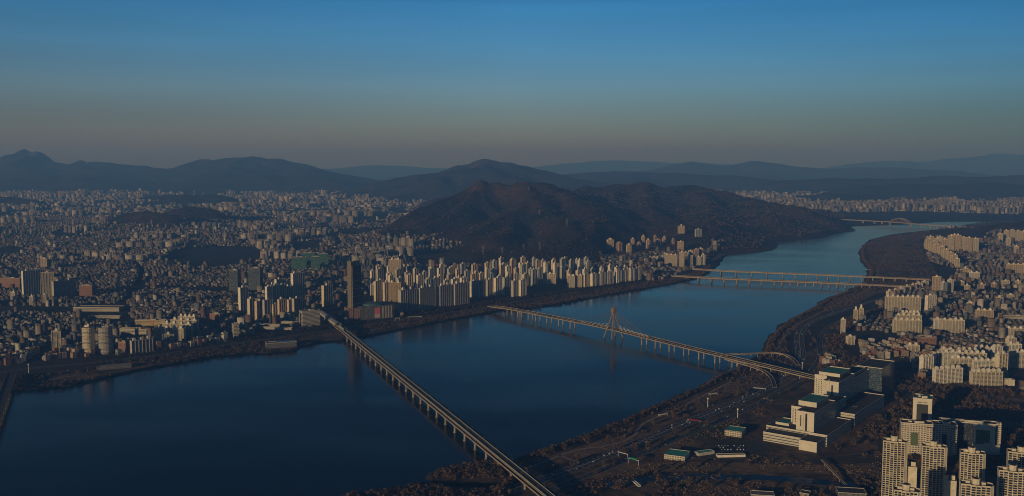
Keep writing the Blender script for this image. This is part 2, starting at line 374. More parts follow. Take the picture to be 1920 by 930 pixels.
# brown winter river parks along both banks
bank('river_park', [(x, y - 1.2) for x, y in NORTH_SHORE[1:33]] + [(1346, 480), (1330, 488), (1300, 508), (1250, 522), (1200, 532), (1150, 538), (1100, 547), (1040, 558), (990, 563), (930, 569), (860, 582), (790, 594), (700, 608), (640, 617), (560, 631), (480, 641), (400, 652), (300, 668), (200, 684), (120, 698), (0, 712), (-80, 722)], 4.02, 'bank_ground')
bank('river_park', [(x, y + (1.5 if i < 60 else 0)) for i, (x, y) in enumerate(SOUTH_SHORE[7:64])] + [(1000, 880), (1060, 868), (1150, 838), (1250, 800), (1340, 766), (1420, 728), (1470, 700), (1485, 680), (1475, 650), (1480, 628), (1510, 602), (1560, 582), (1620, 556), (1700, 540), (1760, 522), (1745, 490), (1730, 470), (1725, 450), (1760, 436)], 4.02, 'bank_ground')

bank('river_park', [(1440, 690), (1560, 640), (1640, 690), (1960, 735), (1960, 990), (1000, 990), (960, 925), (1020, 890), (1100, 860), (1200, 815), (1300, 775), (1400, 735)], 4.03, 'bank_ground')
# ---------------------------------------------------------------- hills and mountains
def mountain(name, ridges, cell, warp=220, seed=1, nz=.22, base=4.0, exp=1.1, mat_='mountain_wood'):
    P = [[(*AT(px, py, D), wd) for px, py, D, wd in r] for r in ridges]
    xs = [p[0] for r in P for p in r]; ys = [p[1] for r in P for p in r]; wm = max(p[3] for r in P for p in r) * 1.2
    x0, x1, y0, y1 = min(xs) - wm, max(xs) + wm, min(ys) - wm, max(ys) + wm
    nx = int((x1 - x0) / cell) + 1; ny = int((y1 - y0) / cell) + 1
    X, Y = np.meshgrid(np.linspace(x0, x1, nx), np.linspace(y0, y1, ny)); s = 1 / (warp * 3.2)
    XW = X + (fbm(X * s, Y * s, 4, seed) - .5) * warp * 2.6; YW = Y + (fbm(X * s, Y * s, 4, seed + 50) - .5) * warp * 2.6
    Z = np.full(X.shape, -30.0); KC = np.ones(X.shape)
    for r in P:
        # ridge crests stay put, slopes are warped; the nearest stretch of crest gives the height
        aw = np.array([p[3] for p in r]); az = np.array([p[2] for p in r]); ii = np.arange(len(r))
        d0, t0 = seg_dist(X, Y, r); d1, t1 = seg_dist(XW, YW, r)
        k = np.clip(d0 / (aw.mean() * .35), 0, 1); d = d0 * (1 - k) + d1 * k
        tb = np.where(np.abs(t1 - t0) < 1.5, t0 * (1 - k) + t1 * k, t0)
        wd = np.interp(tb, ii, aw); h = np.interp(tb, ii, az) - base
        z = h * np.clip(1 - d / wd, 0, 1) ** exp
        Z = np.maximum(Z, np.where(d >= wd, -6, z))
        KC = np.minimum(KC, np.clip(d0 / (aw.mean() * .45), 0.08 if nz > .2 else .4, 1))
    rid = 1 - np.abs(fbm(X * s * 1.7, Y * s * 1.7, 6, seed + 9) * 2 - 1)
    Z = np.where(Z > 0, Z * (1 + .24 * (fbm(X * s * 4.5, Y * s * 4.5, 4, seed + 23) - .5)), Z)
    fine = fbm(X * s * 14, Y * s * 14, 4, seed + 31)
    Z = np.where(Z > 0, Z * (1 - nz * 2.3 * (1 - rid) * KC) + np.minimum(Z, 60) * (fine - .5) * .25 * nz / .22, Z) + base
    V = np.stack([X, Y, Z], -1).reshape(-1, 3); idx = np.arange(nx * ny).reshape(ny, nx)
    q = np.stack([idx[:-1, :-1], idx[:-1, 1:], idx[1:, 1:], idx[1:, :-1]], -1).reshape(-1, 4)
    q = q[(Z.ravel()[q] > base - 3).any(1)]
    used = np.unique(q); rm = np.zeros(nx * ny, int); rm[used] = np.arange(len(used)); V = V[used]; q = rm[q]
    me = arrmesh(name, V, q, np.zeros(len(q), int), None, [mat_]); me.polygons.foreach_set('use_smooth', [True] * len(q))
    o = link(name, me); o['kind'] = 'structure'
    HILLS.append((X, Y, Z, x0, x1, y0, y1, nx, ny)); return o
HILLS = []
def ground_z(x, y):
    z = np.full(np.shape(x), 4.0)
    for X, Y, Z, x0, x1, y0, y1, nx, ny in HILLS:
        ix = np.round((x - x0) / (x1 - x0) * (nx - 1)).astype(int); iy = np.round((y - y0) / (y1 - y0) * (ny - 1)).astype(int)
        ok = (ix >= 0) & (ix < nx) & (iy >= 0) & (iy < ny)
        zz = np.where(ok, Z[np.clip(iy, 0, ny - 1), np.clip(ix, 0, nx - 1)], 4.0); z = np.maximum(z, zz)
    return z
def HIT(px, py, d0=3500, d1=9500):
    """where the line of sight through a pixel meets the ground"""
    D = np.arange(d0, d1, 12.0); d = ray(px, py); t = D / d[1]; X_ = d[0] * t; Z_ = CAMH + d[2] * t; g_ = ground_z(X_, D); k = np.argmax(Z_ <= g_)
    return (float(X_[k]), float(D[k]), float(g_[k])) if (Z_ <= g_).any() else (*G(px, py, 4), 4.0)
mountain('hill', [
    [(728, 425, 6250, 200), (760, 401, 6400, 350), (800, 383, 6600, 520), (850, 362, 6800, 700), (888, 344, 6900, 800), (903, 339.5, 6900, 850), (922, 345, 6920, 850), (955, 346, 6900, 850), (985, 343, 6900, 850), (1010, 344, 6900, 850), (1030, 346, 6900, 800), (1048, 352, 6950, 750), (1062, 356, 7300, 700)],
    [(903, 342, 6900, 600), (872, 378, 6550, 500), (835, 405, 6150, 450), (800, 425, 5900, 350)],
    [(985, 345, 6900, 600), (1003, 367, 6450, 550), (965, 392, 6050, 500), (915, 418, 5650, 450), (885, 441, 5350, 300)],
    [(1040, 352, 6900, 600), (1078, 374, 6400, 600), (1115, 397, 5850, 500), (1135, 418, 5550, 330)],
    [(1003, 370, 6400, 500), (1030, 397, 5900, 500), (1062, 416, 5500, 450), (1085, 441, 5050, 350), (1060, 462, 4750, 250)],
    [(955, 398, 5950, 400), (960, 425, 5450, 380), (930, 448, 5050, 300)],
    [(1112, 400, 5850, 450), (1108, 428, 5300, 380), (1095, 455, 4900, 260)]], 26, 260, 3, .36)
mountain('hill', [
    [(1062, 356, 7500, 700), (1085, 352, 7800, 800), (1125, 348, 8100, 900), (1175, 346, 8300, 950), (1212, 341, 8400, 1000), (1240, 346, 8400, 1000), (1300, 350, 8300, 1000), (1350, 357, 8200, 1000), (1400, 368, 8000, 900), (1450, 379, 7600, 700), (1500, 388, 7200, 550), (1530, 400, 6950, 350)],
    [(1300, 350, 8300, 800), (1330, 378, 7300, 700), (1352, 408, 6300, 600), (1350, 438, 5500, 400)],
    [(1400, 368, 8000, 700), (1430, 393, 7000, 600), (1450, 415, 6350, 400)],
    [(1212, 342, 8400, 800), (1212, 370, 7200, 800), (1228, 398, 6500, 600), (1270, 420, 6000, 450), (1300, 433, 5600, 300)],
    [(1150, 348, 8200, 700), (1150, 375, 7300, 700), (1170, 398, 6500, 550), (1195, 418, 6000, 350)]], 34, 300, 8, .34)
# low wooded hills standing in the city plain
for i, (r) in enumerate([
    [(325, 391, 7800, 180), (350, 387, 7800, 260), (395, 388, 7700, 260), (415, 393, 7600, 180)],
    [(270, 369, 11500, 300), (320, 365, 11500, 420), (395, 365, 11500, 420), (420, 370, 11300, 280)],
    [(-20, 372, 10500, 500), (20, 368, 10500, 500), (60, 375, 10400, 350)],
    [(230, 399, 7200, 200), (280, 396, 7200, 300), (330, 401, 7100, 220)],
    [(880, 352, 12500, 300), (930, 349, 12500, 500), (980, 352, 12400, 400)],
    [(795, 376, 9600, 200), (830, 368, 9800, 400), (860, 362, 10000, 400)],
    [(1500, 366, 11500, 500), (1560, 362, 11600, 700), (1640, 365, 11400, 500)]]):
    mountain('hill', [r], 45, 120, 20 + i, .15)
# dark wooded ridge on the south side, far right
mountain('hill', [[(1840, 424, 6300, 250), (1880, 417, 6350, 400), (1930, 412, 6400, 500), (2050, 408, 6400, 600)]], 40, 130, 33, .15)
# ranges along the horizon
mountain('mountain', [[(-60, 296, 19500, 2500), (0, 290, 19500, 2500), (6, 289, 19500, 2500), (16, 292.5, 19500, 2500), (26, 287, 19500, 2500), (34, 283, 19500, 2500), (45, 279.5, 19500, 2500), (56, 284.5, 19500, 2500), (64, 283.5, 19500, 2500), (71, 280.5, 19500, 2500), (77, 284, 19500, 2500), (84, 294, 19500, 2500), (98, 303, 19500, 2500), (130, 308, 19500, 2500), (146, 302, 19500, 2500), (151, 299.5, 19500, 2500), (160, 304, 19500, 2500), (230, 306, 19500, 3000), (262, 308, 19500, 2800), (300, 314, 19500, 2600), (340, 318, 19500, 2400)],
    [(0, 300, 19000, 2500), (60, 325, 16500, 1800)], [(150, 306, 19000, 2500), (190, 328, 16500, 1800)]], 55, 500, 41, .12)
mountain('mountain', [[(300, 322, 18000, 1500), (345, 307, 18300, 2200), (375, 297, 18500, 2600), (420, 295, 18500, 2800), (445, 294, 18500, 2800), (478, 290.5, 18500, 2800), (500, 296, 18500, 2800), (530, 297.5, 18500, 2800), (560, 306, 18500, 2600), (600, 317, 18500, 2200), (640, 325, 18500, 1800)],
    [(445, 300, 18000, 2200), (420, 326, 15800, 1600)], [(545, 306, 18000, 2200), (580, 328, 16000, 1600)]], 80, 600, 44, .12)
mountain('mountain', [[(560, 320, 35000, 3500), (640, 314, 35000, 4000), (700, 309, 35000, 4000), (770, 312, 35000, 4000), (850, 316, 35000, 3800)]], 260, 900, 47, .12)
mountain('mountain', [[(715, 338, 13500, 900), (775, 328, 13600, 1400), (830, 319, 13700, 1700), (855, 309, 13800, 1900), (880, 307, 13800, 2000), (895, 299, 13800, 2000), (907, 295.5, 13800, 2100), (920, 299, 13800, 2100), (945, 305, 13800, 2000), (975, 309, 13800, 1900), (988, 305.5, 13800, 1900), (1000, 309, 13800, 1800), (1030, 321, 13800, 1500), (1080, 334, 13800, 1200)],
    [(907, 300, 13700, 1500), (935, 322, 12300, 1200), (975, 335, 11300, 800)], [(855, 312, 13700, 1400), (820, 335, 12000, 900)]], 60, 400, 51, .14)
mountain('mountain', [[(1020, 330, 17000, 1800), (1100, 322, 17000, 2200), (1180, 320, 17000, 2200), (1220, 321, 17000, 2200), (1300, 326, 17000, 2000), (1400, 330, 17000, 1800)],
    [(1180, 322, 16500, 1800), (1180, 335, 15000, 1300)]], 130, 600, 55, .14)
mountain('mountain', [[(1000, 312, 37000, 3500), (1100, 302, 37000, 4200), (1190, 299, 37000, 4500), (1240, 304, 37000, 4200), (1340, 306, 37000, 4000)]], 260, 900, 58, .12)
mountain('mountain', [[(1220, 318, 24500, 2600), (1290, 303.5, 24500, 3200), (1320, 306, 24500, 3200), (1350, 311, 24500, 3000), (1385, 307, 24500, 3000), (1420, 301, 24500, 3300), (1460, 306, 24500, 3000), (1500, 313, 24500, 2800), (1560, 316, 24500, 2600), (1620, 311, 24500, 2800), (1700, 316, 24500, 2600), (1800, 320, 24500, 2400)]], 150, 700, 61, .12)
mountain('mountain', [[(1560, 312, 36000, 3600), (1640, 302, 36000, 4200), (1720, 303, 36000, 4200), (1800, 294, 36000, 4500), (1860, 290, 36000, 4800), (1930, 288, 36000, 4800), (2050, 290, 36000, 4800)]], 240, 900, 64, .12)
mountain('mountain', [[(1450, 338, 15000, 1200), (1560, 331, 15000, 1600), (1660, 334, 15000, 1500), (1760, 328, 15000, 1700), (1850, 330, 15000, 1700), (1960, 324, 15000, 1800)],
    [(1660, 345, 12500, 900), (1760, 343, 12500, 1000), (1880, 340, 12300, 1200), (1960, 344, 12300, 1200)]], 110, 500, 67, .14)
# ---------------------------------------------------------------- the air
hz = MB(); hz.box(0, 19250, -9, 2 * WIDE + 400, 41900, 1009, bottom=True)
m = bpy.data.materials.new('smog'); m.use_nodes = True; n = m.node_tree
n.nodes.remove(n.nodes['Principled BSDF']); pv = n.nodes.new('ShaderNodeVolumePrincipled')
pv.inputs['Color'].default_value = (.14, .39, 1.0, 1); pv.inputs['Absorption Color'].default_value = (.52, .43, 1, 1); pv.inputs['Density'].default_value = 8.0e-5; pv.inputs['Anisotropy'].default_value = 0.0
n.links.new(pv.outputs[0], n.nodes['Material Output'].inputs['Volume']); MATS['smog'] = m
ho = hz.build('haze', ['smog']); ho['kind'] = 'stuff'
# ---------------------------------------------------------------- bridges
def strip(mb, path, off0, off1, z0, z1, m=0, top=None):
    """solid band following a path of (x, y, z); off = sideways metres, z relative to the path"""
    n = len(path); o = len(mb.v)
    for i, (x, y, z) in enumerate(path):
        a = path[max(i - 1, 0)]; b = path[min(i + 1, n - 1)]; dx, dy = b[0] - a[0], b[1] - a[1]; l = hypot(dx, dy) + 1e-9; nx, ny = dy / l, -dx / l
        for of, zz in ((off0, z0), (off1, z0), (off1, z1), (off0, z1)): mb.v.append((x + nx * of, y + ny * of, z + zz))
    for i in range(n - 1):
        for k in range(4):
            j = (k + 1) % 4; a = o + i * 4
            mb.poly((a + k, a + 4 + k, a + 4 + j, a + j), (m if top is None or k != 2 else top))
    mb.poly((o, o + 1, o + 2, o + 3), m); e = o + (n - 1) * 4; mb.poly((e + 3, e + 2, e + 1, e), m)
def resample(pts, step):
    P = [np.array(p, float) for p in pts]; d = [0]
    for i in range(1, len(P)): d.append(d[-1] + np.linalg.norm(P[i] - P[i-1]))
    n = max(2, int(d[-1] / step) + 1); t = np.linspace(0, d[-1], n)
    return [tuple(np.interp(t, d, [p[k] for p in P])[i] for k in range(len(P[0]))) for i in range(n)]
def smooth(pts, it=2):
    P = [tuple(p) for p in pts]
    for _ in range(it):
        Q = [P[0]]
        for i in range(len(P) - 1):
            a, b = np.array(P[i]), np.array(P[i + 1]); Q += [tuple(a * .75 + b * .25), tuple(a * .25 + b * .75)]
        Q.append(P[-1]); P = Q
    return P
def pxpath(pts, z=None):
    return [(*G(p[0], p[1], z if z is not None else p[2]), z if z is not None else p[2]) for p in pts]
mat('bridge_concrete', (.30, .25, .19), .8, noise=(.12, .3)); mat('white_steel', (.65, .64, .6), .5); mat('rail_ballast', (.07, .06, .05), .95); mat('rail_steel', (.3, .28, .25), .4, .7)  # first material: the bridges' own tan concrete, same tone on every face
mat('green_rail', (.30, .33, .27), .7); mat('brown_steel', (.22, .13, .08), .7)
def loc_pts(path, o): return [(x - o[0], y - o[1], z - o[2]) for x, y, z in path]
mat('car_white', (.7, .7, .7), .35); mat('car_silver', (.4, .41, .42), .3, .3); mat('car_black', (.02, .02, .022), .3); mat('car_blue', (.04, .07, .16), .3); mat('car_red', (.3, .03, .02), .3); mat('car_glass', (.02, .025, .03), .1); mat('bus_green', (.05, .2, .1), .4); mat('tyre', (.015, .015, .015), .8)

def frame(p, q):                     # local axes along p->q
    dx, dy = q[0] - p[0], q[1] - p[1]; L = hypot(dx, dy); return (dx / L, dy / L), (dy / L, -dx / L), L

# ---- the railway bridge in front
A = G(636, 611, 16); B = G(1031, 930, 16); B = (B[0] + (B[0]-A[0]) * .10, B[1] + (B[1]-A[1]) * .10)
(ex, ey), (rx_, ry_), LB = frame(A, B)
root = empty('railway_bridge', (*A, 0)); tag(root, 'long straight railway bridge on hammerhead piers in the front of the river', 'railway bridge')
P = [(ex * t, ey * t, 16) for t in np.linspace(-30, LB, 50)]
mb = MB(); strip(mb, P, -7.2, 7.2, -1.3, 0, 0); strip(mb, P, -5.6, -4.0, -3.2, -1.3); strip(mb, P, 4.0, 5.6, -3.2, -1.3); mb.build('track_deck', ['bridge_concrete'], root)
mb = MB(); strip(mb, P, -4.6, 4.6, .003, .45); tb = mb.build('track_bed', ['rail_ballast'], root)
mb = MB()
for o_ in (-3.0, -1.55, 1.55, 3.0): strip(mb, P, o_ - .12, o_ + .12, .452, .65)
mb.build('rail', ['rail_steel'], tb)
for s, nm in ((-1, 'road_deck'), (1, 'road_deck')):
    mb = MB(); lo, hi = sorted((s * 7.9, s * 12.6)); strip(mb, P, lo, hi, -2.6, -1.4, 0); strip(mb, P, min(s*8.2, s*12.2), max(s*8.2, s*12.2), -1.398, -1.37, 1)
    d = mb.build(nm, ['bridge_concrete', 'asphalt'], root)
    mb = MB(); lo, hi = sorted((s * 12.3, s * 12.75)); strip(mb, P, lo, hi, -1.39, -.2); mb.build('parapet', ['bridge_concrete'], d)
for s in (-1, 1):
    mb = MB(); lo, hi = sorted((s * 5.4, s * 5.9)); strip(mb, P, lo, hi, .003, 1.5); mb.build('noise_barrier', ['green_rail'], root)
# piers: evenly spaced, read off the photograph
p0 = G(248 / 2.5135 + 560, 217 / 2.5135 + 560, 0); p1 = G(874 / 2.5135 + 560, 758 / 2.5135 + 560, 0)
t0 = ((p0[0] - A[0]) * ex + (p0[1] - A[1]) * ey); t1 = ((p1[0] - A[0]) * ex + (p1[1] - A[1]) * ey); gap = (t1 - t0) / 19
for k in range(-1, 24):
    t = t0 + gap * k; c = (ex * t, ey * t); a = atan2(ey, ex)
    mb = MB()
    for s in (-1, 1):
        x, y = c[0] + rx_ * 9.2 * s, c[1] + ry_ * 9.2 * s
        mb.tube((x, y, -3), (x, y, 10.5), 1.9, 1.7, 10); mb.tube((x, y, -3), (x, y, 1.2), 3.4, 3.2, 12)
        hx, hy = rx_ * 3.4, ry_ * 3.4
        o = len(mb.v)
        for (f, zz) in ((.55, 10.5), (1.0, 12.0), (1.0, 12.75)):
            for sg, th in ((-1, -1.3), (1, -1.3), (1, 1.3), (-1, 1.3)): mb.v.append((x + hx * f * sg + ex * th, y + hy * f * sg + ey * th, zz))
        for l in range(2):
            for i in range(4): j = (i + 1) % 4; mb.poly((o + l*4 + i, o + l*4 + j, o + l*4 + 4 + j, o + l*4 + 4 + i))
        mb.poly((o + 8, o + 9, o + 10, o + 11))
    mb.bar((c[0] - rx_ * 9, c[1] - ry_ * 9, 11.9), (c[0] + rx_ * 9, c[1] + ry_ * 9, 11.9), 2.2, 1.6)
    mb.build('pier', ['bridge_concrete'], root)
for k in range(26):                   # catenary masts
    t = 10 + k * LB / 26; mb = MB()
    for s in (-1, 1): mb.bar((ex * t + rx_ * 5 * s, ey * t + ry_ * 5 * s, 16), (ex * t + rx_ * 5 * s, ey * t + ry_ * 5 * s, 23.5), .35)
    mb.bar((ex * t - rx_ * 5, ey * t - ry_ * 5, 22.8), (ex * t + rx_ * 5, ey * t + ry_ * 5, 22.8), .3)
    mb.build('catenary_mast', ['steel'], root)
RAIL = (A, B, (ex, ey), (rx_, ry_), LB)
# station hall at the far end of the bridge
S0 = G(634, 606, 20); S1 = G(603, 583, 20); (sx_, sy_), (tx_, ty_), LS = frame(S0, S1)
root = empty('railway_station', (*S0, 0)); tag(root, 'long grey roofed station hall on stilts at the far end of the railway bridge', 'station')
P = [(sx_ * t, sy_ * t, 0) for t in np.linspace(0, LS, 12)]
mb = MB(); strip(mb, P, -9, 9, 12, 13.2); mb.build('platform', ['concrete'], root)
mb = MB()
for a_, b_, z0, z1 in ((-9, -5, 19, 20.6), (-5, 0, 20.6, 22), (0, 5, 22, 20.6), (5, 9, 20.6, 19)):
    n = len(P); o = len(mb.v)
    for x, y, z in P:
        mb.v += [(x + tx_ * a_, y + ty_ * a_, z0), (x + tx_ * b_, y + ty_ * b_, z1), (x + tx_ * b_, y + ty_ * b_, z1 - .6), (x + tx_ * a_, y + ty_ * a_, z0 - .6)]
    for i in range(n - 1):
        for k in range(4): j = (k + 1) % 4; mb.poly((o+i*4+k, o+i*4+j, o+i*4+4+j, o+i*4+4+k))
    mb.poly((o, o+1, o+2, o+3)); mb.poly((o+n*4-4, o+n*4-3, o+n*4-2, o+n*4-1))
mat('grey_roof', (.30, .31, .33), .6, noise=(.05, .1)); mb.build('roof', ['grey_roof'], root)
mb = MB(); strip(mb, P, -9, -8.6, 13.2, 18.5); strip(mb, P, 8.6, 9, 13.2, 18.5); mb.build('side_wall', ['pale_concrete'], root)
for k in range(8):
    t = LS * (k + .5) / 8
    for s in (-6, 6): mb = MB(); mb.box(sx_ * t + tx_ * s, sy_ * t + ty_ * s, 0, 1.6, 1.6, 12, atan2(sy_, sx_)); mb.build('stilt', ['concrete'], root)
# viaduct between bridge and station
root = empty('viaduct', (*A, 0)); tag(root, 'short concrete railway viaduct linking the railway bridge with the station hall', 'viaduct')
mb = MB(); Q = [(ex * t, ey * t, 16) for t in np.linspace(-33, -(hypot(S0[0]-A[0], S0[1]-A[1])) + 2, 4)]; strip(mb, Q, -7, 7, -2, 0); mb.build('deck', ['bridge_concrete'], root)
for k in (1, 2):
    mb = MB(); mb.box(Q[k][0], Q[k][1], 0, 2, 8, 14, atan2(ey, ex)); mb.build('pier', ['bridge_concrete'], root)
# train of pale carriages standing on the far part of the bridge
mat('train_white', (.5, .5, .5), .4); mat('train_green', (.05, .25, .12), .4)
root = empty('train', (A[0] + ex * 20, A[1] + ey * 20, 0)); tag(root, 'short pale commuter train crossing onto the railway bridge beside the station', 'train')
for k in range(3):
    mb = MB(); c = (ex * k * 20.5, ey * k * 20.5); mb.box(c[0] + rx_ * 2.3, c[1] + ry_ * 2.3, 17.0, 19.6, 3, 3.3, atan2(ey, ex), 0); mb.box(c[0] + rx_ * 2.3, c[1] + ry_ * 2.3, 17.9, 19.7, 3.06, .5, atan2(ey, ex), 1)
    mb.build('carriage', ['train_white', 'train_green'], root)

# ---- the cable-stayed bridge
mat('pylon_concrete', (.24, .185, .14), .85, noise=(.12, .3))
ZD = 21
PB = [(-14, 0)]
path = pxpath([(921, 574, 14), (940, 576.5, 18), (960, 579, ZD), (1063, 599, ZD + 1), (1136, 613.5, ZD + 3), (1200, 629, ZD + 1), (1270, 646.5, ZD), (1347, 665, ZD), (1440, 687, 18), (1480, 696.5, 14), (1545, 712, 10)])
a0, a1 = np.array(path[2]), np.array(path[7])
CBO = G(1136, 634, 0)
path = resample(smooth(path, 2), 18)
root = empty('cable_stayed_bridge', (*CBO, 0)); tag(root, 'road bridge hung from one four-legged pylon in the middle of the river', 'cable-stayed bridge')
LP = loc_pts(path, (*CBO, 0)); HW = 14.5
mb = MB(); strip(mb, LP, -HW, HW, -1.0, 0, 0); strip(mb, LP, -9, 9, -2.6, -1.0, 0); dk = mb.build('deck', ['bridge_concrete'], root)
mb = MB(); strip(mb, LP, -HW + 1.2, -1.2, .004, .02); strip(mb, LP, 1.2, HW - 1.2, .004, .02); mb.build('roadway', ['asphalt'], dk)
mb = MB(); strip(mb, LP, -.9, .9, .002, .8); mb.build('median', ['bridge_concrete'], dk)
for s in (-1, 1):
    mb = MB(); lo, hi = sorted((s * (HW - .5), s * (HW + .1))); strip(mb, LP, lo, hi, .002, 1.3); mb.build('parapet', ['bridge_concrete'], root)
# direction at the pylon
i0 = min(range(len(path)), key=lambda i: hypot(path[i][0] - CBO[0], path[i][1] - CBO[1]))
(cx_, cy_), (nx_, ny_), _l = frame(path[i0 - 4], path[i0 + 4])
def along(d):                        # point on the deck centre line d metres from the pylon
    j = i0; s_ = 0; st = 1 if d > 0 else -1
    while s_ < abs(d) and 0 < j < len(path) - 1: s_ += hypot(path[j+st][0] - path[j][0], path[j+st][1] - path[j][1]); j += st
    return path[j]
CC = (path[i0][0] - CBO[0], path[i0][1] - CBO[1])
TOP = 88
HD = 64                               # legs meet under the head
for su in (-1, 1):
    for sv in (-1, 1):
        mb = MB(); bx, by = CC[0] + cx_ * 17 * su + nx_ * 21 * sv, CC[1] + cy_ * 17 * su + ny_ * 21 * sv
        mb.tube((bx, by, -3), (CC[0] + cx_ * 2.2 * su + nx_ * 2.2 * sv, CC[1] + cy_ * 2.2 * su + ny_ * 2.2 * sv, HD), 2.2, 1.5, 4)
        mb.build('pylon_leg', ['pylon_concrete'], root)
mb = MB(); sq = lambda r, a_=0: [(CC[0] + cx_ * r * i + nx_ * r * j, CC[1] + cy_ * r * i + ny_ * r * j) for i, j in ((-1, -1), (-1, 1), (1, 1), (1, -1))]
def loft(mb, rings, m=0):
    o = len(mb.v); n = len(rings[0][0])
    for pts, z in rings: mb.v += [(x, y, z) for x, y in pts]
    for l in range(len(rings) - 1):
        for i in range(n): j = (i + 1) % n; mb.poly((o+l*n+i, o+l*n+j, o+(l+1)*n+j, o+(l+1)*n+i), m)
    mb.poly(tuple(o + (len(rings)-1)*n + i for i in range(n)), m)
loft(mb, [(sq(3.6)[::-1], HD - 1), (sq(4.0)[::-1], HD + 4), (sq(6.2)[::-1], HD + 16), (sq(5.6)[::-1], HD + 17), (sq(3.6)[::-1], HD + 18.5)])
mb.build('pylon_head', ['pylon_concrete'], root)
mb = MB(); loft(mb, [(sq(3.2)[::-1], HD + 18), (sq(2.6)[::-1], HD + 20.5), (sq(1.2)[::-1], HD + 21.5), (sq(.35)[::-1], HD + 31)]); mb.build('pylon_spire', ['brown_steel'], root)
for d in (-1, 1):
    for k in range(12):
        for s in (-1.6, 1.6):
            e = along(d * (28 + 10.2 * k)); e = (e[0] - CBO[0] + nx_ * s, e[1] - CBO[1] + ny_ * s, e[2])
            tp = (CC[0] + cx_ * 2.5 * d + nx_ * s, CC[1] + cy_ * 2.5 * d + ny_ * s, HD + 3 + k * .9)
            v = np.array(tp) - np.array(e); Lc = np.linalg.norm(v); f = min(.5, 17 / Lc)
            mid = tuple(np.array(e) + v * f)
            mb = MB(); mb.tube(mid, tp, .13, .13, 5); c_ = mb.build('stay_cable', ['steel'], root)
            mb = MB(); mb.tube(e, mid, .42, .42, 6); mb.build('cable_sheath', ['white_steel'], c_)
# piers (pairs) read off the photograph: the pixel where each left-hand column meets the water
pier_px = [950, 970, 990, 1009, 1029, 1048, 1068] + [1204, 1230, 1257, 1283.5, 1311.5, 1341, 1371]
CPIER = []
def on_path(path, px):
    best = min(path, key=lambda p: abs(PX(*p)[0] - px)); return best
for px in pier_px:
    p = on_path(path, px + 2); j = path.index(p); (ux, uy), (vx, vy), _l = frame(path[max(j-1, 0)], path[min(j+1, len(path)-1)])
    mb = MB(); q = (p[0] - CBO[0], p[1] - CBO[1])
    for s in (-8.5, 8.5): mb.tube((q[0] + vx * s, q[1] + vy * s, -3), (q[0] + vx * s, q[1] + vy * s, p[2] - 3.4), 1.7, 1.7, 10)
    mb.bar((q[0] - vx * 11, q[1] - vy * 11, p[2] - 3.3), (q[0] + vx * 11, q[1] + vy * 11, p[2] - 3.3), 2.4, 1.5)
    mb.build('pier', ['bridge_concrete'], root)
OLY = path
for px in (1398, 1424, 1450, 1478, 1508):
    p = on_path(path, px); j = path.index(p); (ux, uy), (vx, vy), _l = frame(path[max(j-1, 0)], path[min(j+1, len(path)-1)])
    mb = MB(); q = (p[0] - CBO[0], p[1] - CBO[1]); mb.bar((q[0] - vx * 9, q[1] - vy * 9, (p[2] - 1) / 2), (q[0] + vx * 9, q[1] + vy * 9, (p[2] - 1) / 2), 1.6, p[2] - 3)
    mb.build('pier', ['bridge_concrete'], root)
# lamps along it
def ramp_bridge(pts, hw, label, gap=26, cat='slip road'):
    path = resample(smooth(pxpath(pts), 3), 10); o = path[0]; root = empty('slip_road', (o[0], o[1], 0)); tag(root, label, cat)
    LP = loc_pts(path, (o[0], o[1], 0)); mb = MB(); strip(mb, LP, -hw, hw, -1.1, 0); dk = mb.build('deck', ['bridge_concrete'], root)
    mb = MB(); strip(mb, LP, -hw + .7, hw - .7, .004, .02); mb.build('roadway', ['asphalt'], dk)
    for s in (-1, 1):
        mb = MB(); lo, hi = sorted((s * (hw - .35), s * (hw + .05))); strip(mb, LP, lo, hi, .002, 1.15); mb.build('parapet', ['bridge_concrete'], root)
    for i in range(2, len(LP) - 1, max(1, int(gap / 10))):
        x, y, z = LP[i]
        if z > 5.5: mb = MB(); mb.tube((x, y, 0), (x, y, z - 1.1), .9, .9, 8); mb.build('pier', ['bridge_concrete'], root)
    return path
RAMPS = [
 ramp_bridge([(1352, 664, 19), (1380, 664, 18), (1410, 663, 16), (1440, 661, 14), (1460, 662, 13), (1478, 667, 11), (1490, 675, 8), (1496, 684, 5)], 4.2, 'curved slip road looping down from the far side of the cable-stayed bridge'),
 ramp_bridge([(1360, 673, 17), (1385, 680, 16), (1408, 687, 14), (1430, 694, 12), (1443, 703, 10), (1450, 714, 7), (1453, 726, 4.6)], 4.2, 'curved slip road dropping from the near side of the cable-stayed bridge to the river bank')]

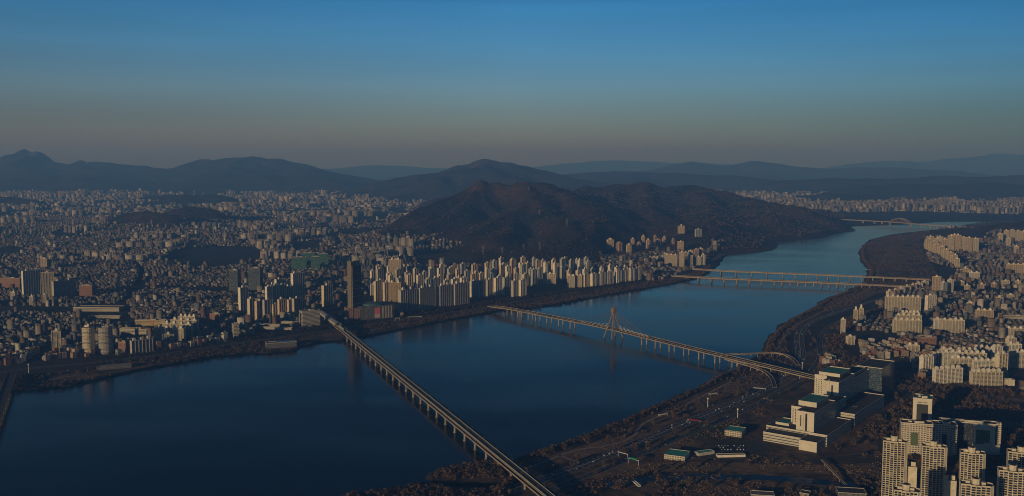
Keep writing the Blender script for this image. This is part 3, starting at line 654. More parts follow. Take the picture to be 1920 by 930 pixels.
# ---- the two road bridges upstream
def girder_bridge(name, pts, hw, depth, piers, label, z_w=0, pw=2.2, rail='bridge_concrete', bulbs=()):
    path = resample(pxpath(pts), 25); o = path[len(path) // 2]; root = empty(name, (o[0], o[1], 0)); tag(root, label, 'road bridge')
    LP = loc_pts(path, (o[0], o[1], 0)); mb = MB(); strip(mb, LP, -hw, hw, -depth, 0); dk = mb.build('deck', ['bridge_concrete'], root)
    mb = MB(); strip(mb, LP, -hw + .9, hw - .9, .004, .02); mb.build('roadway', ['asphalt'], dk)
    for s in (-1, 1):
        mb = MB(); lo, hi = sorted((s * (hw - .45), s * (hw + .05))); strip(mb, LP, lo, hi, .002, 1.4); mb.build('parapet', [rail], root)
    for px in piers:
        p = on_path(path, px); j = path.index(p); (ux, uy), (vx, vy), _l = frame(path[max(j-1, 0)], path[min(j+1, len(path)-1)])
        # exact spot on the line for this column
        k = min(max(j, 1), len(path) - 2); a_, b_ = path[k - 1], path[k + 1]; xa, xb = PX(*a_)[0], PX(*b_)[0]; f = (px - xa) / (xb - xa)
        p = tuple(a_[i] + (b_[i] - a_[i]) * f for i in range(3)); q = (p[0] - o[0], p[1] - o[1])
        mb = MB()
        for s in (-.55, .55): mb.tube((q[0] + vx * hw * s, q[1] + vy * hw * s, -3), (q[0] + vx * hw * s, q[1] + vy * hw * s, p[2] - depth - 1.4), pw, pw * .9, 8)
        mb.bar((q[0] - vx * hw * .8, q[1] - vy * hw * .8, p[2] - depth - .75), (q[0] + vx * hw * .8, q[1] + vy * hw * .8, p[2] - depth - .75), pw * 1.6, 1.5)
        if px in bulbs: mb.tube((q[0] - vx * hw * .55, q[1] - vy * hw * .55, -3), (q[0] - vx * hw * .55, q[1] - vy * hw * .55, 2.6), 5, 4.6, 12)
        mb.build('pier', ['bridge_concrete'], root)
    return path
Z8 = lambda x: 1440 + x / 3.875
UP1 = girder_bridge('road_bridge', [(1300, 504, 20), (1365, 508, 20), (1440, 511, 20), (1530, 514.5, 20), (1621, 518.5, 20), (1744, 524, 16)], 11, 3.2,
    [1352, 1380.5, 1409.5, 1438.5] + [Z8(v) for v in (107, 200, 280, 358, 437, 516, 598, 680, 760, 840, 922, 1005, 1085)], 'farther of the two parallel girder bridges, seen above and behind the other')
b8 = [Z8(v) for v in (47, 103, 161, 217, 274, 332, 388, 445, 503, 563, 623, 682, 740)]
UP2 = girder_bridge('road_bridge', [(1262, 516.5, 14), (1300, 519, 17), (1347, 521.5, 18), (1440, 525.5, 18), (1530, 529, 18), (1621, 533, 18), (1716, 538, 14)], 13, 3.0,
    [1288, 1310, 1334, 1358, 1382, 1405, 1428] + b8, 'nearer of the two parallel girder bridges, with pale footings round some of its piers', bulbs=[b8[i] for i in (1, 6, 7, 8, 9)])
# ---- arch bridge far upstream
AB = girder_bridge('arch_bridge', [(1560, 410, 22), (1580, 411.5, 24), (1665, 415.6, 26), (1710, 419, 26), (1762, 423, 22), (1850, 427.5, 12)], 14, 3.4, [1618, 1640, 1654, 1668.5, 1708.5, 1728, 1744, 1757], 'road bridge with one steel arch across the far bend of the river', pw=3)
root = [o for o in bpy.data.objects if o.name == 'arch_bridge'][0]; root['category'] = 'arch bridge'
for s in (-1, 1):
    pa, pb = G(1669, 415.8, 26), G(1707.5, 418.8, 26); (ux, uy), (vx, vy), Lr = frame(pa, pb); o = root.location
    P = [(pa[0] - o.x + ux * Lr * t + vx * 12 * s, pa[1] - o.y + uy * Lr * t + vy * 12 * s, 24 + 34 * 4 * t * (1 - t)) for t in np.linspace(0, 1, 17)]
    mb = MB()
    for i in range(16): mb.bar(P[i], P[i + 1], 3.2, 3.6)
    ar = mb.build('arch', ['bridge_concrete'], root)
    mb = MB()
    for i in range(2, 15): mb.bar(P[i], (P[i][0], P[i][1], 24), .8)
    mb.build('hanger', ['bridge_concrete'], ar)
# ---- end of a bridge leaving the frame at the left
p = [(*G(14, 722, 14), 14), (*G(6, 745, 14), 14), (*G(-22, 820, 14), 14)]
root = empty('road_bridge', (p[0][0], p[0][1], 0)); tag(root, 'end of a road bridge cut off by the left edge of the photo', 'road bridge')
LP = resample(loc_pts(p, (p[0][0], p[0][1], 0)), 20); LP = [(LP[0][0] - (LP[1][0]-LP[0][0]) * k, LP[0][1] - (LP[1][1]-LP[0][1]) * k, 14) for k in (6, 4, 2)] + LP
mb = MB(); strip(mb, LP, -10, 10, -2.5, 0); dk = mb.build('deck', ['bridge_concrete'], root); mb = MB(); strip(mb, LP, -9, 9, .004, .02); mb.build('roadway', ['asphalt'], dk)
for s in (-1, 1):
    mb = MB(); lo, hi = sorted((s * 9.5, s * 10.05)); strip(mb, LP, lo, hi, .002, 1.3); mb.build('parapet', ['bridge_concrete'], root)
for i in range(3, len(LP), 2):
    mb = MB(); x, y, z = LP[i]
    for s in (-7, 7): mb.tube((x + s * .9, y + s * .3, -3), (x + s * .9, y + s * .3, 11.6), 1.8, 1.8, 8)
    mb.build('pier', ['bridge_concrete'], root)
# ---------------------------------------------------------------- apartment blocks and other tall buildings
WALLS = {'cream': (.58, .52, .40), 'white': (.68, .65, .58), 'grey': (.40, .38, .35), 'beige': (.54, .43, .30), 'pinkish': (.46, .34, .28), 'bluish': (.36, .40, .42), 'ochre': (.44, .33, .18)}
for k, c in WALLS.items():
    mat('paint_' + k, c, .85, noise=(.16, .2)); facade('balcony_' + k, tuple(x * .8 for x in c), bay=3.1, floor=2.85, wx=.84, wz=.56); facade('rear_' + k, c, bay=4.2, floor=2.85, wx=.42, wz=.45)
mat('flat_roof', (.17, .17, .16), .95, noise=(.08, .25)); mat('green_roof', (.06, .20, .13), .8, noise=(.08, .25)); mat('brick_wall', (.27, .12, .07), .9, noise=(.2, .2))
facade('office_glass', (.10, .12, .13), (.025, .04, .055), bay=1.8, floor=3.9, wx=.86, wz=.7, grough=.12); facade('office_stripes', (.48, .44, .37), bay=40, floor=3.8, wx=1.1, wz=.45); facade('brick_office', (.27, .14, .09), bay=3.6, floor=3.4, wx=.55, wz=.45)
facade('green_net', (.03, .10, .085), (.02, .07, .06), bay=5, floor=3, wx=.8, wz=.6, grough=.9)
PLACED = []                            # footprints kept free of houses
USED = {}
def uniq(label, *extra):
    """labels must single a thing out"""
    if label not in USED: USED[label] = 1; return label
    for e in extra:
        l = label + ' ' + e
        if l not in USED: USED[l] = 1; return l
    raise RuntimeError('label ' + label)
ORD = ['first', 'second', 'third', 'fourth', 'fifth', 'sixth', 'seventh', 'eighth', 'ninth', 'tenth', 'eleventh', 'twelfth', 'thirteenth', 'fourteenth', 'fifteenth', 'sixteenth', 'seventeenth', 'eighteenth', 'nineteenth', 'twentieth',
       'twenty-first', 'twenty-second', 'twenty-third', 'twenty-fourth', 'twenty-fifth', 'twenty-sixth', 'twenty-seventh', 'twenty-eighth', 'twenty-ninth', 'thirtieth']
def slab_building(name, loc, yaw, L, D, H, tone, lifts=None, unit=9.0, rec=1.3, roof='flat_roof', crown=0, seed=0, steps=None):
    r = random.Random(seed); root = empty(name, (*loc, 0) if len(loc) == 2 else loc, yaw)
    n = max(1, int(round(L / unit))); u = L / n; fin = min(1.1, u * .14)
    pts = []; em = []
    x = -L / 2
    for i in range(n):                 # front, with a recessed balcony column in every unit
        a, b = x + fin, x + u - (fin if i == n - 1 else 0)
        pts += [(x, -D/2), (a, -D/2), (a, -D/2 + rec), (b, -D/2 + rec)]; em += [0, 0, 1, 0]; x += u
    pts += [(L/2 - fin, -D/2), (L/2, -D/2)]; em = em + [0, 0]
    # clean duplicates of the last fin
    pts += [(L/2, D/2)]; em += [2]
    pts += [(-L/2, D/2)]; em += [0]
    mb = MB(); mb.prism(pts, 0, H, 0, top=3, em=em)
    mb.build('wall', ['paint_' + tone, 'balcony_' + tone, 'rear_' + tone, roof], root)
    mb = MB()
    for (cx, cy, w_, d_) in ((0, -D/2 + .15, L + .5, .5), (0, D/2 - .15, L + .5, .5), (-L/2 + .1, 0, .5, D - .8), (L/2 - .1, 0, .5, D - .8)): mb.box(cx, cy, H + .003, w_, d_, 1.3)
    mb.build('parapet', ['paint_' + tone], root)
    k = lifts or max(1, int(L / 19))
    for i in range(k):
        mb = MB(); cx = -L/2 + L * (i + .5) / k; hh = r.uniform(4.2, 6.5) + crown
        mb.box(cx, D * .12, H + .003, min(6.5, L * .4), min(6.0, D * .5), hh, 0, 4, 1); mb.box(cx, D * .12, H + hh + .006, min(4.0, L * .25), 3.2, 1.8, 0, 4, 1)
        for q_ in range(len(mb.m)): mb.m[q_] = 0 if mb.m[q_] == 4 else mb.m[q_]
        mb.build('lift_house', ['paint_white', roof], root)
    PLACED.append((loc[0], loc[1], max(L, D) * .62)); return root
def point_tower(name, loc, yaw, W, D, H, tone, seed=0, roof='flat_roof', crown=0):
    """square tower with notched corners and balcony columns on every side"""
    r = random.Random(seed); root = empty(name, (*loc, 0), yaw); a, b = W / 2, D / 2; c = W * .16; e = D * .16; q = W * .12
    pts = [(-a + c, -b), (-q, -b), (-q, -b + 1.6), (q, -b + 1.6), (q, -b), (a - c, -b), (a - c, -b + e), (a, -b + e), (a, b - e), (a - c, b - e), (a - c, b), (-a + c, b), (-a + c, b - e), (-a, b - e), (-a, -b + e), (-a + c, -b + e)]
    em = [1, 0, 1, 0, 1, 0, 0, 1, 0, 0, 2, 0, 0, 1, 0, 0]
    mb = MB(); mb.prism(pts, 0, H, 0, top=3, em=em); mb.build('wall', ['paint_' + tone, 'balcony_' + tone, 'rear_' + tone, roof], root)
    mb = MB(); mb.box(0, 0, H + .003, W * .5, D * .5, 4.5 + crown, 0, 0, 1); mb.box(0, 0, H + 4.51 + crown, W * .28, D * .3, 2.6, 0, 0, 1); mb.build('lift_house', ['paint_' + tone, roof], root)
    mb = MB()
    for s in (-1, 1): mb.box(s * (a - c * .6), 0, H * .0 + H + .003, 1.0, D * .6, 2.2)
    mb.build('parapet', ['paint_' + tone], root)
    PLACED.append((loc[0], loc[1], max(W, D) * .62)); return root
def spot(px, by, z=4.0): return G(px, by, z)
def apt(px, by, ty, wpx, yaw, tone, label, group, D=12.5, kind='slab', roof='flat_roof', lifts=None, z=4.0, crown=0, cat='apartment block', name='apartment_block'):
    """base pixel (centre x, row), top row, width in pixels"""
    x, y = G(px, by, z)
    if z == 4.0:                       # stand on the slope where there is one
        if y > 3600: x, y, z = HIT(px, by)
        z -= 1 if z > 4.5 else 0
    x, y = x * (1 + D * .5 / y), y + D * .5
    mpp = MPP(x, y); W = wpx * mpp; a = R(yaw); H = max(8, ZAT(x, y, ty) - z)
    if kind == 'slab': Lx = max(D * .9, (W - D * abs(sin(a))) / max(.3, cos(a))); o = slab_building(name, (x, y), a, Lx, D, H, tone, lifts, roof=roof, seed=int(px * 7 + by), crown=crown)
    else:
        s = W / (abs(sin(a)) + abs(cos(a))) ; o = point_tower(name, (x, y), a, s, min(s, 26) if kind == 'point' else s, H, tone, int(px), roof, crown)
    o.location.z = z
    tag(o, uniq(label), cat, group); return o
GA = 'apartment blocks lining the far river bank'
# the big front towers, dark sides to the river
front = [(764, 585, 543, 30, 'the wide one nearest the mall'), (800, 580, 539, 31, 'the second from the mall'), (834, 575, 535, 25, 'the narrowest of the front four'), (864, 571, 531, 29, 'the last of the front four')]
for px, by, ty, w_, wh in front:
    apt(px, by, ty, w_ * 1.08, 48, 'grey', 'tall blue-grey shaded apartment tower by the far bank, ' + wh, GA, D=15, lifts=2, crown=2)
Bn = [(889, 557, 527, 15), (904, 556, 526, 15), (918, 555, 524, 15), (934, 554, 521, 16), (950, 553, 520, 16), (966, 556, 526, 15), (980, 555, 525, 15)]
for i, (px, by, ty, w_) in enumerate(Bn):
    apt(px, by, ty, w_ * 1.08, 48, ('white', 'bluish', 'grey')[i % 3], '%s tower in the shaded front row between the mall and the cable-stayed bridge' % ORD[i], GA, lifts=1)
apt(1031, 533, 513, 25, -14, 'cream', 'short sunlit apartment slab behind the pylon of the cable-stayed bridge', GA, lifts=3)
Cn = [(1071, 540, 517, 15), (1085, 539, 516, 14), (1099, 538, 515, 15), (1113, 537, 514, 14), (1128, 535, 511, 15), (1143, 533, 510, 16), (1159, 531, 507, 14), (1172, 529, 506, 14), (1184, 527, 504, 14), (1196, 525, 503, 13)]
for i, (px, by, ty, w_) in enumerate(Cn):
    apt(px, by, ty, w_, (-12 if i < 2 else 47), 'cream' if i < 3 else 'white', '%s block from the left in the low riverside row behind the cable-stayed bridge' % ORD[i], GA, lifts=2)
# rows behind
rr = random.Random(11)
def back_row(x0, y0, x1, y1, n, hpx, w_, yaw, wh, tones, D=10.5, kinds=('slab',), group=GA, jitter=2.0):
    for i in range(n):
        t = (i + .5) / n; px = x0 + (x1 - x0) * t + rr.uniform(-jitter, jitter); by = y0 + (y1 - y0) * t + rr.uniform(-1, 1); h = hpx * rr.uniform(.82, 1.2)
        apt(px, by, by - h, w_ * rr.uniform(.8, 1.2), yaw + rr.uniform(-6, 6), rr.choice(tones), '%s tower from the left %s' % (ORD[i], wh), group, D=D, kind=rr.choice(kinds))
T1 = ('white', 'cream', 'bluish', 'grey', 'white', 'beige', 'bluish')
back_row(702, 566, 745, 563, 3, 33, 15, 47, 'in the sunlit trio between the mall and the front towers', ('cream', 'white'))
back_row(775, 561, 880, 552, 6, 33, 13, 47, 'in the row just behind the four front towers', T1)
back_row(688, 546, 870, 541, 10, 25, 12, 47, 'in the second row behind the front towers', T1)
back_row(880, 542, 1010, 536, 8, 27, 11, 47, 'in the second row behind the shaded front row', T1)
back_row(690, 531, 900, 527, 13, 22, 11, 47, 'in the third row behind the front towers', T1)
back_row(905, 527, 1060, 523, 11, 25, 10, 47, 'in the third row left of the pylon', T1)
back_row(700, 517, 900, 513, 10, 17, 11, 47, 'in the fourth row behind the front towers', T1)
back_row(905, 514, 1110, 511, 13, 22, 10, 47, 'in the fourth row left of the pylon', T1)
back_row(1060, 525, 1180, 514, 8, 17, 10, 47, 'in the row behind the low riverside blocks', T1)
back_row(930, 502, 1110, 499, 9, 15, 9, 50, 'in the rearmost row at the foot of the hill', T1)
apt(741, 521, 487, 24, -8, 'beige', 'broad sunlit tan tower rising over the rows behind the mall', GA, lifts=2, crown=2)
apt(741, 566, 530, 26, -10, 'ochre', 'yellowish sunlit tower standing left of the first wide shaded tower', GA, lifts=2)
apt(701, 554, 533, 14, 20, 'white', 'apartment slab with a bright sunlit end wall just behind the mall', GA)
# cluster at the foot of the green hill right of centre
for i, (px, by, ty, w_) in enumerate([(1144, 467, 449, 15), (1161, 474, 456, 16), (1179, 476, 459, 11), (1198, 473, 456, 10), (1215, 469, 450, 9), (1234, 466, 450, 14), (1206, 456, 443, 8), (1228, 454, 443, 7), (1245, 456, 445, 7), (1262, 460, 449, 7), (1186, 459, 448, 8)]):
    apt(px, by, ty, w_, (-10 if i % 2 == 0 else 30), ('beige', 'pinkish')[i % 2], '%s tan tower of the hillside cluster left of the green glass hotel' % ORD[i], 'tan towers on the slope above the far bank', D=13, kind='point', crown=2)
apt(1276, 473, 453, 13, -20, 'ochre', 'single yellow block standing above the hillside cluster by the river bend', 'tan towers on the slope above the far bank', kind='slab', lifts=1)
apt(1258, 500, 478, 24, -15, 'cream', 'wide sunlit cream block at the far end of the parallel bridges', GA, lifts=3)
apt(1278, 501, 473, 11, -15, 'cream', 'narrow taller sunlit block beside the wide cream block by the parallel bridges', GA, lifts=1)
back_row(1225, 497, 1250, 486, 4, 11, 8, 0, 'in the small group stepping uphill left of the cream block', T1)
back_row(1290, 499, 1322, 497, 4, 18, 8, 10, 'in the small group over the parallel bridges', ('white', 'pinkish', 'cream'))
back_row(1282, 484, 1318, 482, 4, 13, 8, 10, 'behind the group above the parallel bridges', ('white', 'pinkish', 'cream'))
zz = float(ground_z(*[np.array([v]) for v in G(1277, 438, 20)])[0])
apt(1277, 438, 424, 13, -10, 'beige', 'sandy hotel with a raised middle standing on the wooded slope', None, lifts=1, cat='hotel', name='hotel', z=max(4, zz - 8), crown=5)
apt(1309, 444, 430, 13, 20, 'bluish', 'teal glass hotel block on the wooded slope above the river bend', None, lifts=1, cat='hotel', name='hotel', z=max(4, zz - 8), roof='green_roof')
# ---- west of the railway bridge
GW = 'apartment blocks west of the railway bridge'
apt(559, 566, 512, 22, 52, 'white', 'very tall slab with a brilliant sunlit end wall left of the railway station', GW, lifts=2)
apt(614, 574, 535, 19, 52, 'cream', 'lone tall block with a sunlit end wall between the station and the dark office tower', GW, lifts=1)
back_row(480, 601, 566, 596, 6, 33, 17, 52, 'in the shaded row left of the white office', ('cream', 'grey', 'beige'), group=GW)
back_row(500, 576, 545, 568, 4, 36, 13, 52, 'in the stepped group behind the shaded row', ('white', 'cream'), group=GW)
back_row(505, 560, 545, 554, 3, 28, 13, 52, 'at the back beside the very tall slab', ('white', 'cream', 'grey'), group=GW)
apt(457, 588, 539, 17, 52, 'white', 'tall white slab left of the stepped group with a lit end wall', GW, lifts=1)
apt(472, 598, 560, 14, 52, 'cream', 'slab directly right of and below the tall white slab', GW, lifts=1)
def office(px, by, ty, wpx, yaw, D, side, label, cat='office building', name='office_building', roof='flat_roof', z=4.0, top=1, group=None, paint='pale_concrete'):
    x, y = G(px, by, z); x, y = x * (1 + D * .5 / y), y + D * .5; W = wpx * MPP(x, y); a = R(yaw)
    L = max(8, (W - D * abs(sin(a))) / max(.3, cos(a))); H = max(5, ZAT(x, y, ty) - z); root = empty(name, (x, y, z), a); tag(root, uniq(label), cat, group)
    mb = MB(); mb.box(0, 0, 0, L, D, H, 0, 0, 1); mb.build('wall', [side, roof], root)
    mb = MB()
    for (cx, cy, w_, d_) in ((0, -D/2 + .1, L + .6, .6), (0, D/2 - .1, L + .6, .6), (-L/2 + .1, 0, .6, D - .9), (L/2 - .1, 0, .6, D - .9)): mb.box(cx, cy, H + .003, w_, d_, 1.2)
    mb.build('parapet', [paint], root)
    if top:
        mb = MB(); mb.box(L * .1, 0, H + .003, min(L * .4, 14), D * .45, 4, 0, 0, 1); mb.build('plant_room', [paint, roof], root)
    PLACED.append((x, y, max(L, D) * .6)); return root, L, D, H
office(441, 549, 506, 19, -6, 30, 'office_glass', 'left one of the two tall grey gridded towers far behind the riverside'); office(480, 547, 502, 24, -6, 30, 'office_glass', 'right one of the two tall grey gridded towers far behind the riverside')
for i, (px, by, ty, w_) in enumerate([(561, 507, 482, 29), (592, 508, 481, 17), (578, 498, 474, 26), (606, 498, 475, 20)]):
    office(px, by, ty, w_, 8, 18, 'green_net', '%s building wrapped in green netting behind the dark office tower' % ORD[i], cat='building site', name='unfinished_building', roof='green_roof', group='buildings under green netting')
apt(62, 554, 507, 28, 52, 'white', 'tall slab with a bright end wall, first of the tall pair near the left edge', GW, lifts=2)
apt(90, 560, 511, 24, 25, 'cream', 'tall slab right of the first tall slab near the left edge, its face sunlit', GW, lifts=1)
apt(121, 558, 526, 31, 54, 'grey', 'broad shaded grey slab right of the tall pair near the left edge', GW, lifts=2)
office(163, 559, 535, 24, 5, 20, 'brick_office', 'squat grey brown office right of the broad shaded slab'); office(22, 540, 521, 42, -5, 25, 'brick_office', 'wide low tan brick building at the left edge')
apt(84, 505, 485, 14, -10, 'beige', 'sunlit tan tower behind the tall pair near the left edge', GW); apt(26, 566, 548, 10, -5, 'cream', 'small sunlit block below the tan brick building at the left edge', GW)
apt(60, 572, 556, 8, 10, 'white', 'small white block in front of the tall pair', GW); apt(84, 572, 553, 9, 15, 'cream', 'small cream block at the foot of the tall pair', GW)
# round-fronted twin towers with white balcony rings
def round_tower(px, by, ty, wpx, yaw, label, tone='cream'):
    x, y = G(px, by, 4); W = wpx * MPP(x, y); y += W * .4; a = R(yaw); H = ZAT(x, y, ty) - 4; root = empty('round_tower', (x, y, 4), a); tag(root, label, 'apartment block', 'round-fronted towers on the left bank')
    n = 9; rd = W * .40
    def ring(r0): return [(r0 * cos(t), r0 * .8 * sin(t)) for t in np.linspace(pi * .95, 2.05 * pi, n)] + [(r0 * .98, rd * .9), (-r0 * .98, rd * .9)]
    mb = MB(); mb.prism(ring(rd), 0, H, 0, top=1, em=[0] * (n - 1) + [2, 2, 2]); mb.build('wall', ['balcony_' + tone, 'flat_roof', 'paint_' + tone], root)
    nf = int(H / 3.6)
    for k in range(nf):
        mb = MB(); mb.prism(ring(rd + 1.5), 3 + k * 3.6, 4.4 + k * 3.6, 0, bottom=True); mb.build('balcony_ring', ['paint_' + tone], root)
    mb = MB(); mb.box(0, rd * .2, H + .003, rd, rd * .7, 5, 0, 0, 1); mb.box(rd * .2, rd * .2, H + 5.01, rd * .4, rd * .4, 3, 0, 0, 1); mb.build('roof_house', ['paint_' + tone, 'flat_roof'], root)
    PLACED.append((x, y, W * .6))
round_tower(161, 665, 613, 23, -12, 'round-fronted tower with bright sunlit balcony rings above the left river bank', 'cream'); round_tower(194, 665, 614, 29, 22, 'round-fronted tower half in shade, right of the brighter twin', 'grey')
apt(107, 662, 621, 18, 20, 'cream', 'slim sunlit tower left of the two round-fronted towers', GW, lifts=1)
for i, (px, by, ty, w_) in enumerate([(352, 612, 593, 36), (347, 622, 600, 55), (334, 631, 607, 60), (320, 641, 615, 60)]):
    apt(px, by, ty, w_, -12, 'cream', '%s slab of the stepped sunlit cream terrace, counting from the rear' % ORD[i], GW, lifts=4)
apt(316, 652, 627, 22, 20, 'grey', 'shaded slab at the lower left foot of the stepped cream terrace', GW); apt(266, 662, 637, 36, 42, 'grey', 'grey slab with a lit end wall between the round towers and the terrace', GW, lifts=3)
office(232, 662, 641, 16, -8, 14, 'brick_office', 'small brick building right of the round towers'); office(255, 628, 616, 68, -8, 16, 'office_stripes', 'long low white school building with window bands behind the terrace', cat='school', name='school')
mat('orange_paint', (.45, .16, .05), .8); facade('orange_bands', (.45, .35, .16), bay=40, floor=3.6, wx=1.1, wz=.4)
rt, L, D, H = office(284, 611, 600, 60, -8, 14, 'orange_bands', 'long low building with yellow and orange bands behind the white school', cat='school', name='school')
mb = MB(); mb.box(L * .08, -D / 2 - .3, 0, 5, .8, H + 1); mb.build('stair_tower', ['orange_paint'], rt)
office(186, 584, 575, 90, -4, 40, 'office_stripes', 'huge low grey-roofed hall with a field in front, left of centre', cat='hall', name='sports_hall', top=0); office(197, 597, 592, 60, -4, 12, 'office_stripes', 'long thin stand on the near side of the sports field', cat='stand', name='grandstand', top=0)
sheet('sports_field', [G(165, 594, 4.03), G(228, 593, 4.03), G(235, 586, 4.03), G(176, 586, 4.03)], 4.03, 'field_grass')
sheet('driving_range', [G(790, 494, 4.03), G(890, 494, 4.03), G(885, 482, 4.03), G(850, 474, 4.03), (G(795, 479, 4.03))], 4.03, 'field_grass')
office(442, 634, 607, 16, 30, 22, 'office_stripes', 'small pale building with a teal roof beside the shaded row', roof='green_roof')
office(405, 600, 588, 22, -10, 14, 'brick_office', 'tan flat building behind the cream terrace')
# white office by the station
rt, L, D, H = office(581, 612, 582, 38, 34, 26, 'office_stripes', 'white ribbon-windowed office with a green roof in front of the station', roof='green_roof')
mat('dark_glass', (.02, .03, .035), .12); mb = MB(); mb.box(-L / 2 - .25, 1, 4, .6, 9, H - 8); mb.build('glass_bay', ['dark_glass'], rt)
# rail depot sheds
for i, (px, by, w_) in enumerate([(505, 612, 44), (520, 618, 60), (545, 607, 36)]):
    office(px, by, by - 3.2, w_, -10, 11, 'rear_grey', '%s of the long low depot sheds left of the white office' % ORD[i], cat='shed', name='shed', top=0, roof='grey_roof', group='long low depot sheds')
# pumping station on the bank
mat('blue_sheet', (.03, .12, .35), .6)
mat('dull_wall', (.11, .105, .10), .9, noise=(.1, .3)); facade('dull_side', (.13, .125, .12), bay=6, floor=4, wx=.5, wz=.4)
rt, L, D, H = office(527, 654, 641, 58, 24, 26, 'dull_side', 'squat intake building with a blue roof standing at the water edge', roof='flat_roof', cat='pumping station', name='pumping_station', top=0, z=1)
mb = MB(); mb.box(L * .15, 2, H + .01, L * .6, 10, 2.5); mb.build('roof', ['blue_sheet'], rt)
office(214, 692, 685, 60, 26, 18, 'dull_side', 'long low grey-roofed river terminal on the left bank', cat='terminal', name='river_terminal', top=0, roof='grey_roof', paint='dull_wall')
# ---- the dark office tower with the shopping mall
x, y = G(664, 600, 4); y += 20; H = ZAT(x, y, 497) - 4; root = empty('office_tower', (x, y, 4), R(52)); tag(root, 'tall dark office tower with a narrow sunlit flank rising over the far bank', 'office tower')
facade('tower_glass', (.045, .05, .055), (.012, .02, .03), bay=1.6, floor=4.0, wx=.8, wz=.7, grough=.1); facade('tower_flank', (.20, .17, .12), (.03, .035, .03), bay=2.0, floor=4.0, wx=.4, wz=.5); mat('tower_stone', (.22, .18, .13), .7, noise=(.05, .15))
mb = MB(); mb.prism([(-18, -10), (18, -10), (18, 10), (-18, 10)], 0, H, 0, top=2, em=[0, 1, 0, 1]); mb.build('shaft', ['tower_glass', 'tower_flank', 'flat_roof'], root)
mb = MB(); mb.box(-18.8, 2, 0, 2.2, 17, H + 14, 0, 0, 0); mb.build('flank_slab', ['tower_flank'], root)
mb = MB(); mb.box(-4, 1, H + .01, 18, 11, 8, 0, 0, 1); mb.box(0, 2, H + 8.02, 6, 6, 4, 0, 0, 1); mb.build('plant_room', ['tower_stone', 'flat_roof'], root)
for k in range(6):
    mb = MB(); mb.box(0, 0, H * (k + 1) / 7, 36.6, 20.6, 1.2); mb.build('floor_band', ['tower_stone'], root)
PLACED.append((x, y, 40))
x, y = G(692, 600, 4); y += 45; root = empty('shopping_mall', (x, y, 4), R(26)); tag(root, 'low dark shopping mall with a round roof and pink billboard at the tower foot', 'shopping mall')
Hm = ZAT(x, y, 566) - 4; facade('mall_wall', (.10, .095, .09), bay=8, floor=8, wx=.35, wz=.7); mat('teal_roof', (.05, .12, .13), .6, noise=(.05, .2)); mat('pink_board', (.50, .12, .16), .7)
mb = MB(); mb.box(8, 0, 0, 108, 62, Hm * .8, 0, 0, 1); mb.build('wall', ['mall_wall', 'flat_roof'], root)
mb = MB(); o = [(8 + 34 * cos(t), 24 * sin(t)) for t in np.linspace(0, 2 * pi, 25)[:-1]]; loft(mb, [(o, Hm * .8 + .01), (o, Hm * .8 + 5), ([(8 + (a_ - 8) * .5, b_ * .5) for a_, b_ in o], Hm * .8 + 9)]); mb.build('round_roof', ['teal_roof'], root)
mb = MB(); mb.box(-62, 4, 0, 30, 44, Hm * .72, 0, 0, 1); mb.box(-62, 0, Hm * .72 + .01, 12, 12, 5, 0, 0, 1); mb.build('wing', ['brick_office', 'flat_roof'], root)
mb = MB(); mb.box(10, -31.6, 4, 17, 1.0, Hm * .62, 0, 1); mb.box(10, -31.9, 4 + Hm * .22, 17, 1.0, Hm * .40, 0, 0); bb = mb.build('billboard', ['pink_board', 'pale_concrete'], root)
for k in range(4):
    mb = MB(); mb.box(28 + 9 * k, -31.8, 2, 3.5, 1.4, Hm * .74); mb.build('pilaster', ['concrete'], root)
PLACED.append((x, y, 85))
# ---- the right-hand side of the river
GR = 'apartment blocks on the right bank'
for i in range(15):
    t = i / 14; px = 1738 + 56 * t; by = 467 + 35 * t ** 1.1; apt(px, by, by - 17 - 4 * (i % 2), 10, -22, ('cream', 'beige')[i % 2], '%s tower from the far end of the long sunlit row beside the river wood' % ORD[i], GR, D=11, lifts=1)
for i, (px, by, ty) in enumerate([(1744, 466, 443), (1757, 470, 447), (1770, 473, 449), (1782, 474, 442), (1795, 474, 441), (1806, 474, 445), (1816, 475, 446), (1828, 475, 447), (1789, 458, 440), (1762, 456, 444)]):
    apt(px, by, ty, 12, -18, ('beige', 'cream')[i % 2], '%s tower of the tall sunlit group at the head of the long riverside row' % ORD[i], GR, D=11, lifts=1, crown=1)
for i, (px, by, ty) in enumerate([(1875, 455, 438), (1886, 453, 432), (1897, 453, 431), (1908, 454, 433), (1918, 456, 434), (1890, 463, 447), (1905, 478, 462)]):
    apt(px, by, ty, 9, -18, 'cream', '%s tower of the sunlit group at the far right edge' % ORD[i], GR, D=11, lifts=1)
one = lambda *a, **k: apt(*a, **{'group': GR, **k}) if False else apt(*a[:6], a[6], GR, **k)
one(1755, 553, 519, 16, -15, 'beige', 'tallest block at the right end of the parallel bridges'); one(1769, 557, 530, 12, 25, 'bluish', 'shaded block right of the tallest one by the parallel bridges'); one(1781, 553, 525, 10, 10, 'white', 'narrow white block, third at the right end of the parallel bridges')
one(1797, 536, 528, 20, -12, 'cream', 'low block right of the three towers by the parallel bridges'); one(1809, 524, 503, 10, -15, 'beige', 'slim tower in the houses beyond the parallel bridges'); one(1826, 524, 511, 19, -10, 'white', 'square gridded block beside the slim tower beyond the parallel bridges')
for i in range(7):
    t = i / 6; apt(1668 + 66 * t, 557 - 18 * t, 546 - 18 * t, 13, 20, ('cream', 'pinkish', 'white')[i % 3], '%s low gable in the row leading up to the parallel bridges' % ORD[i], GR, D=14, lifts=1)
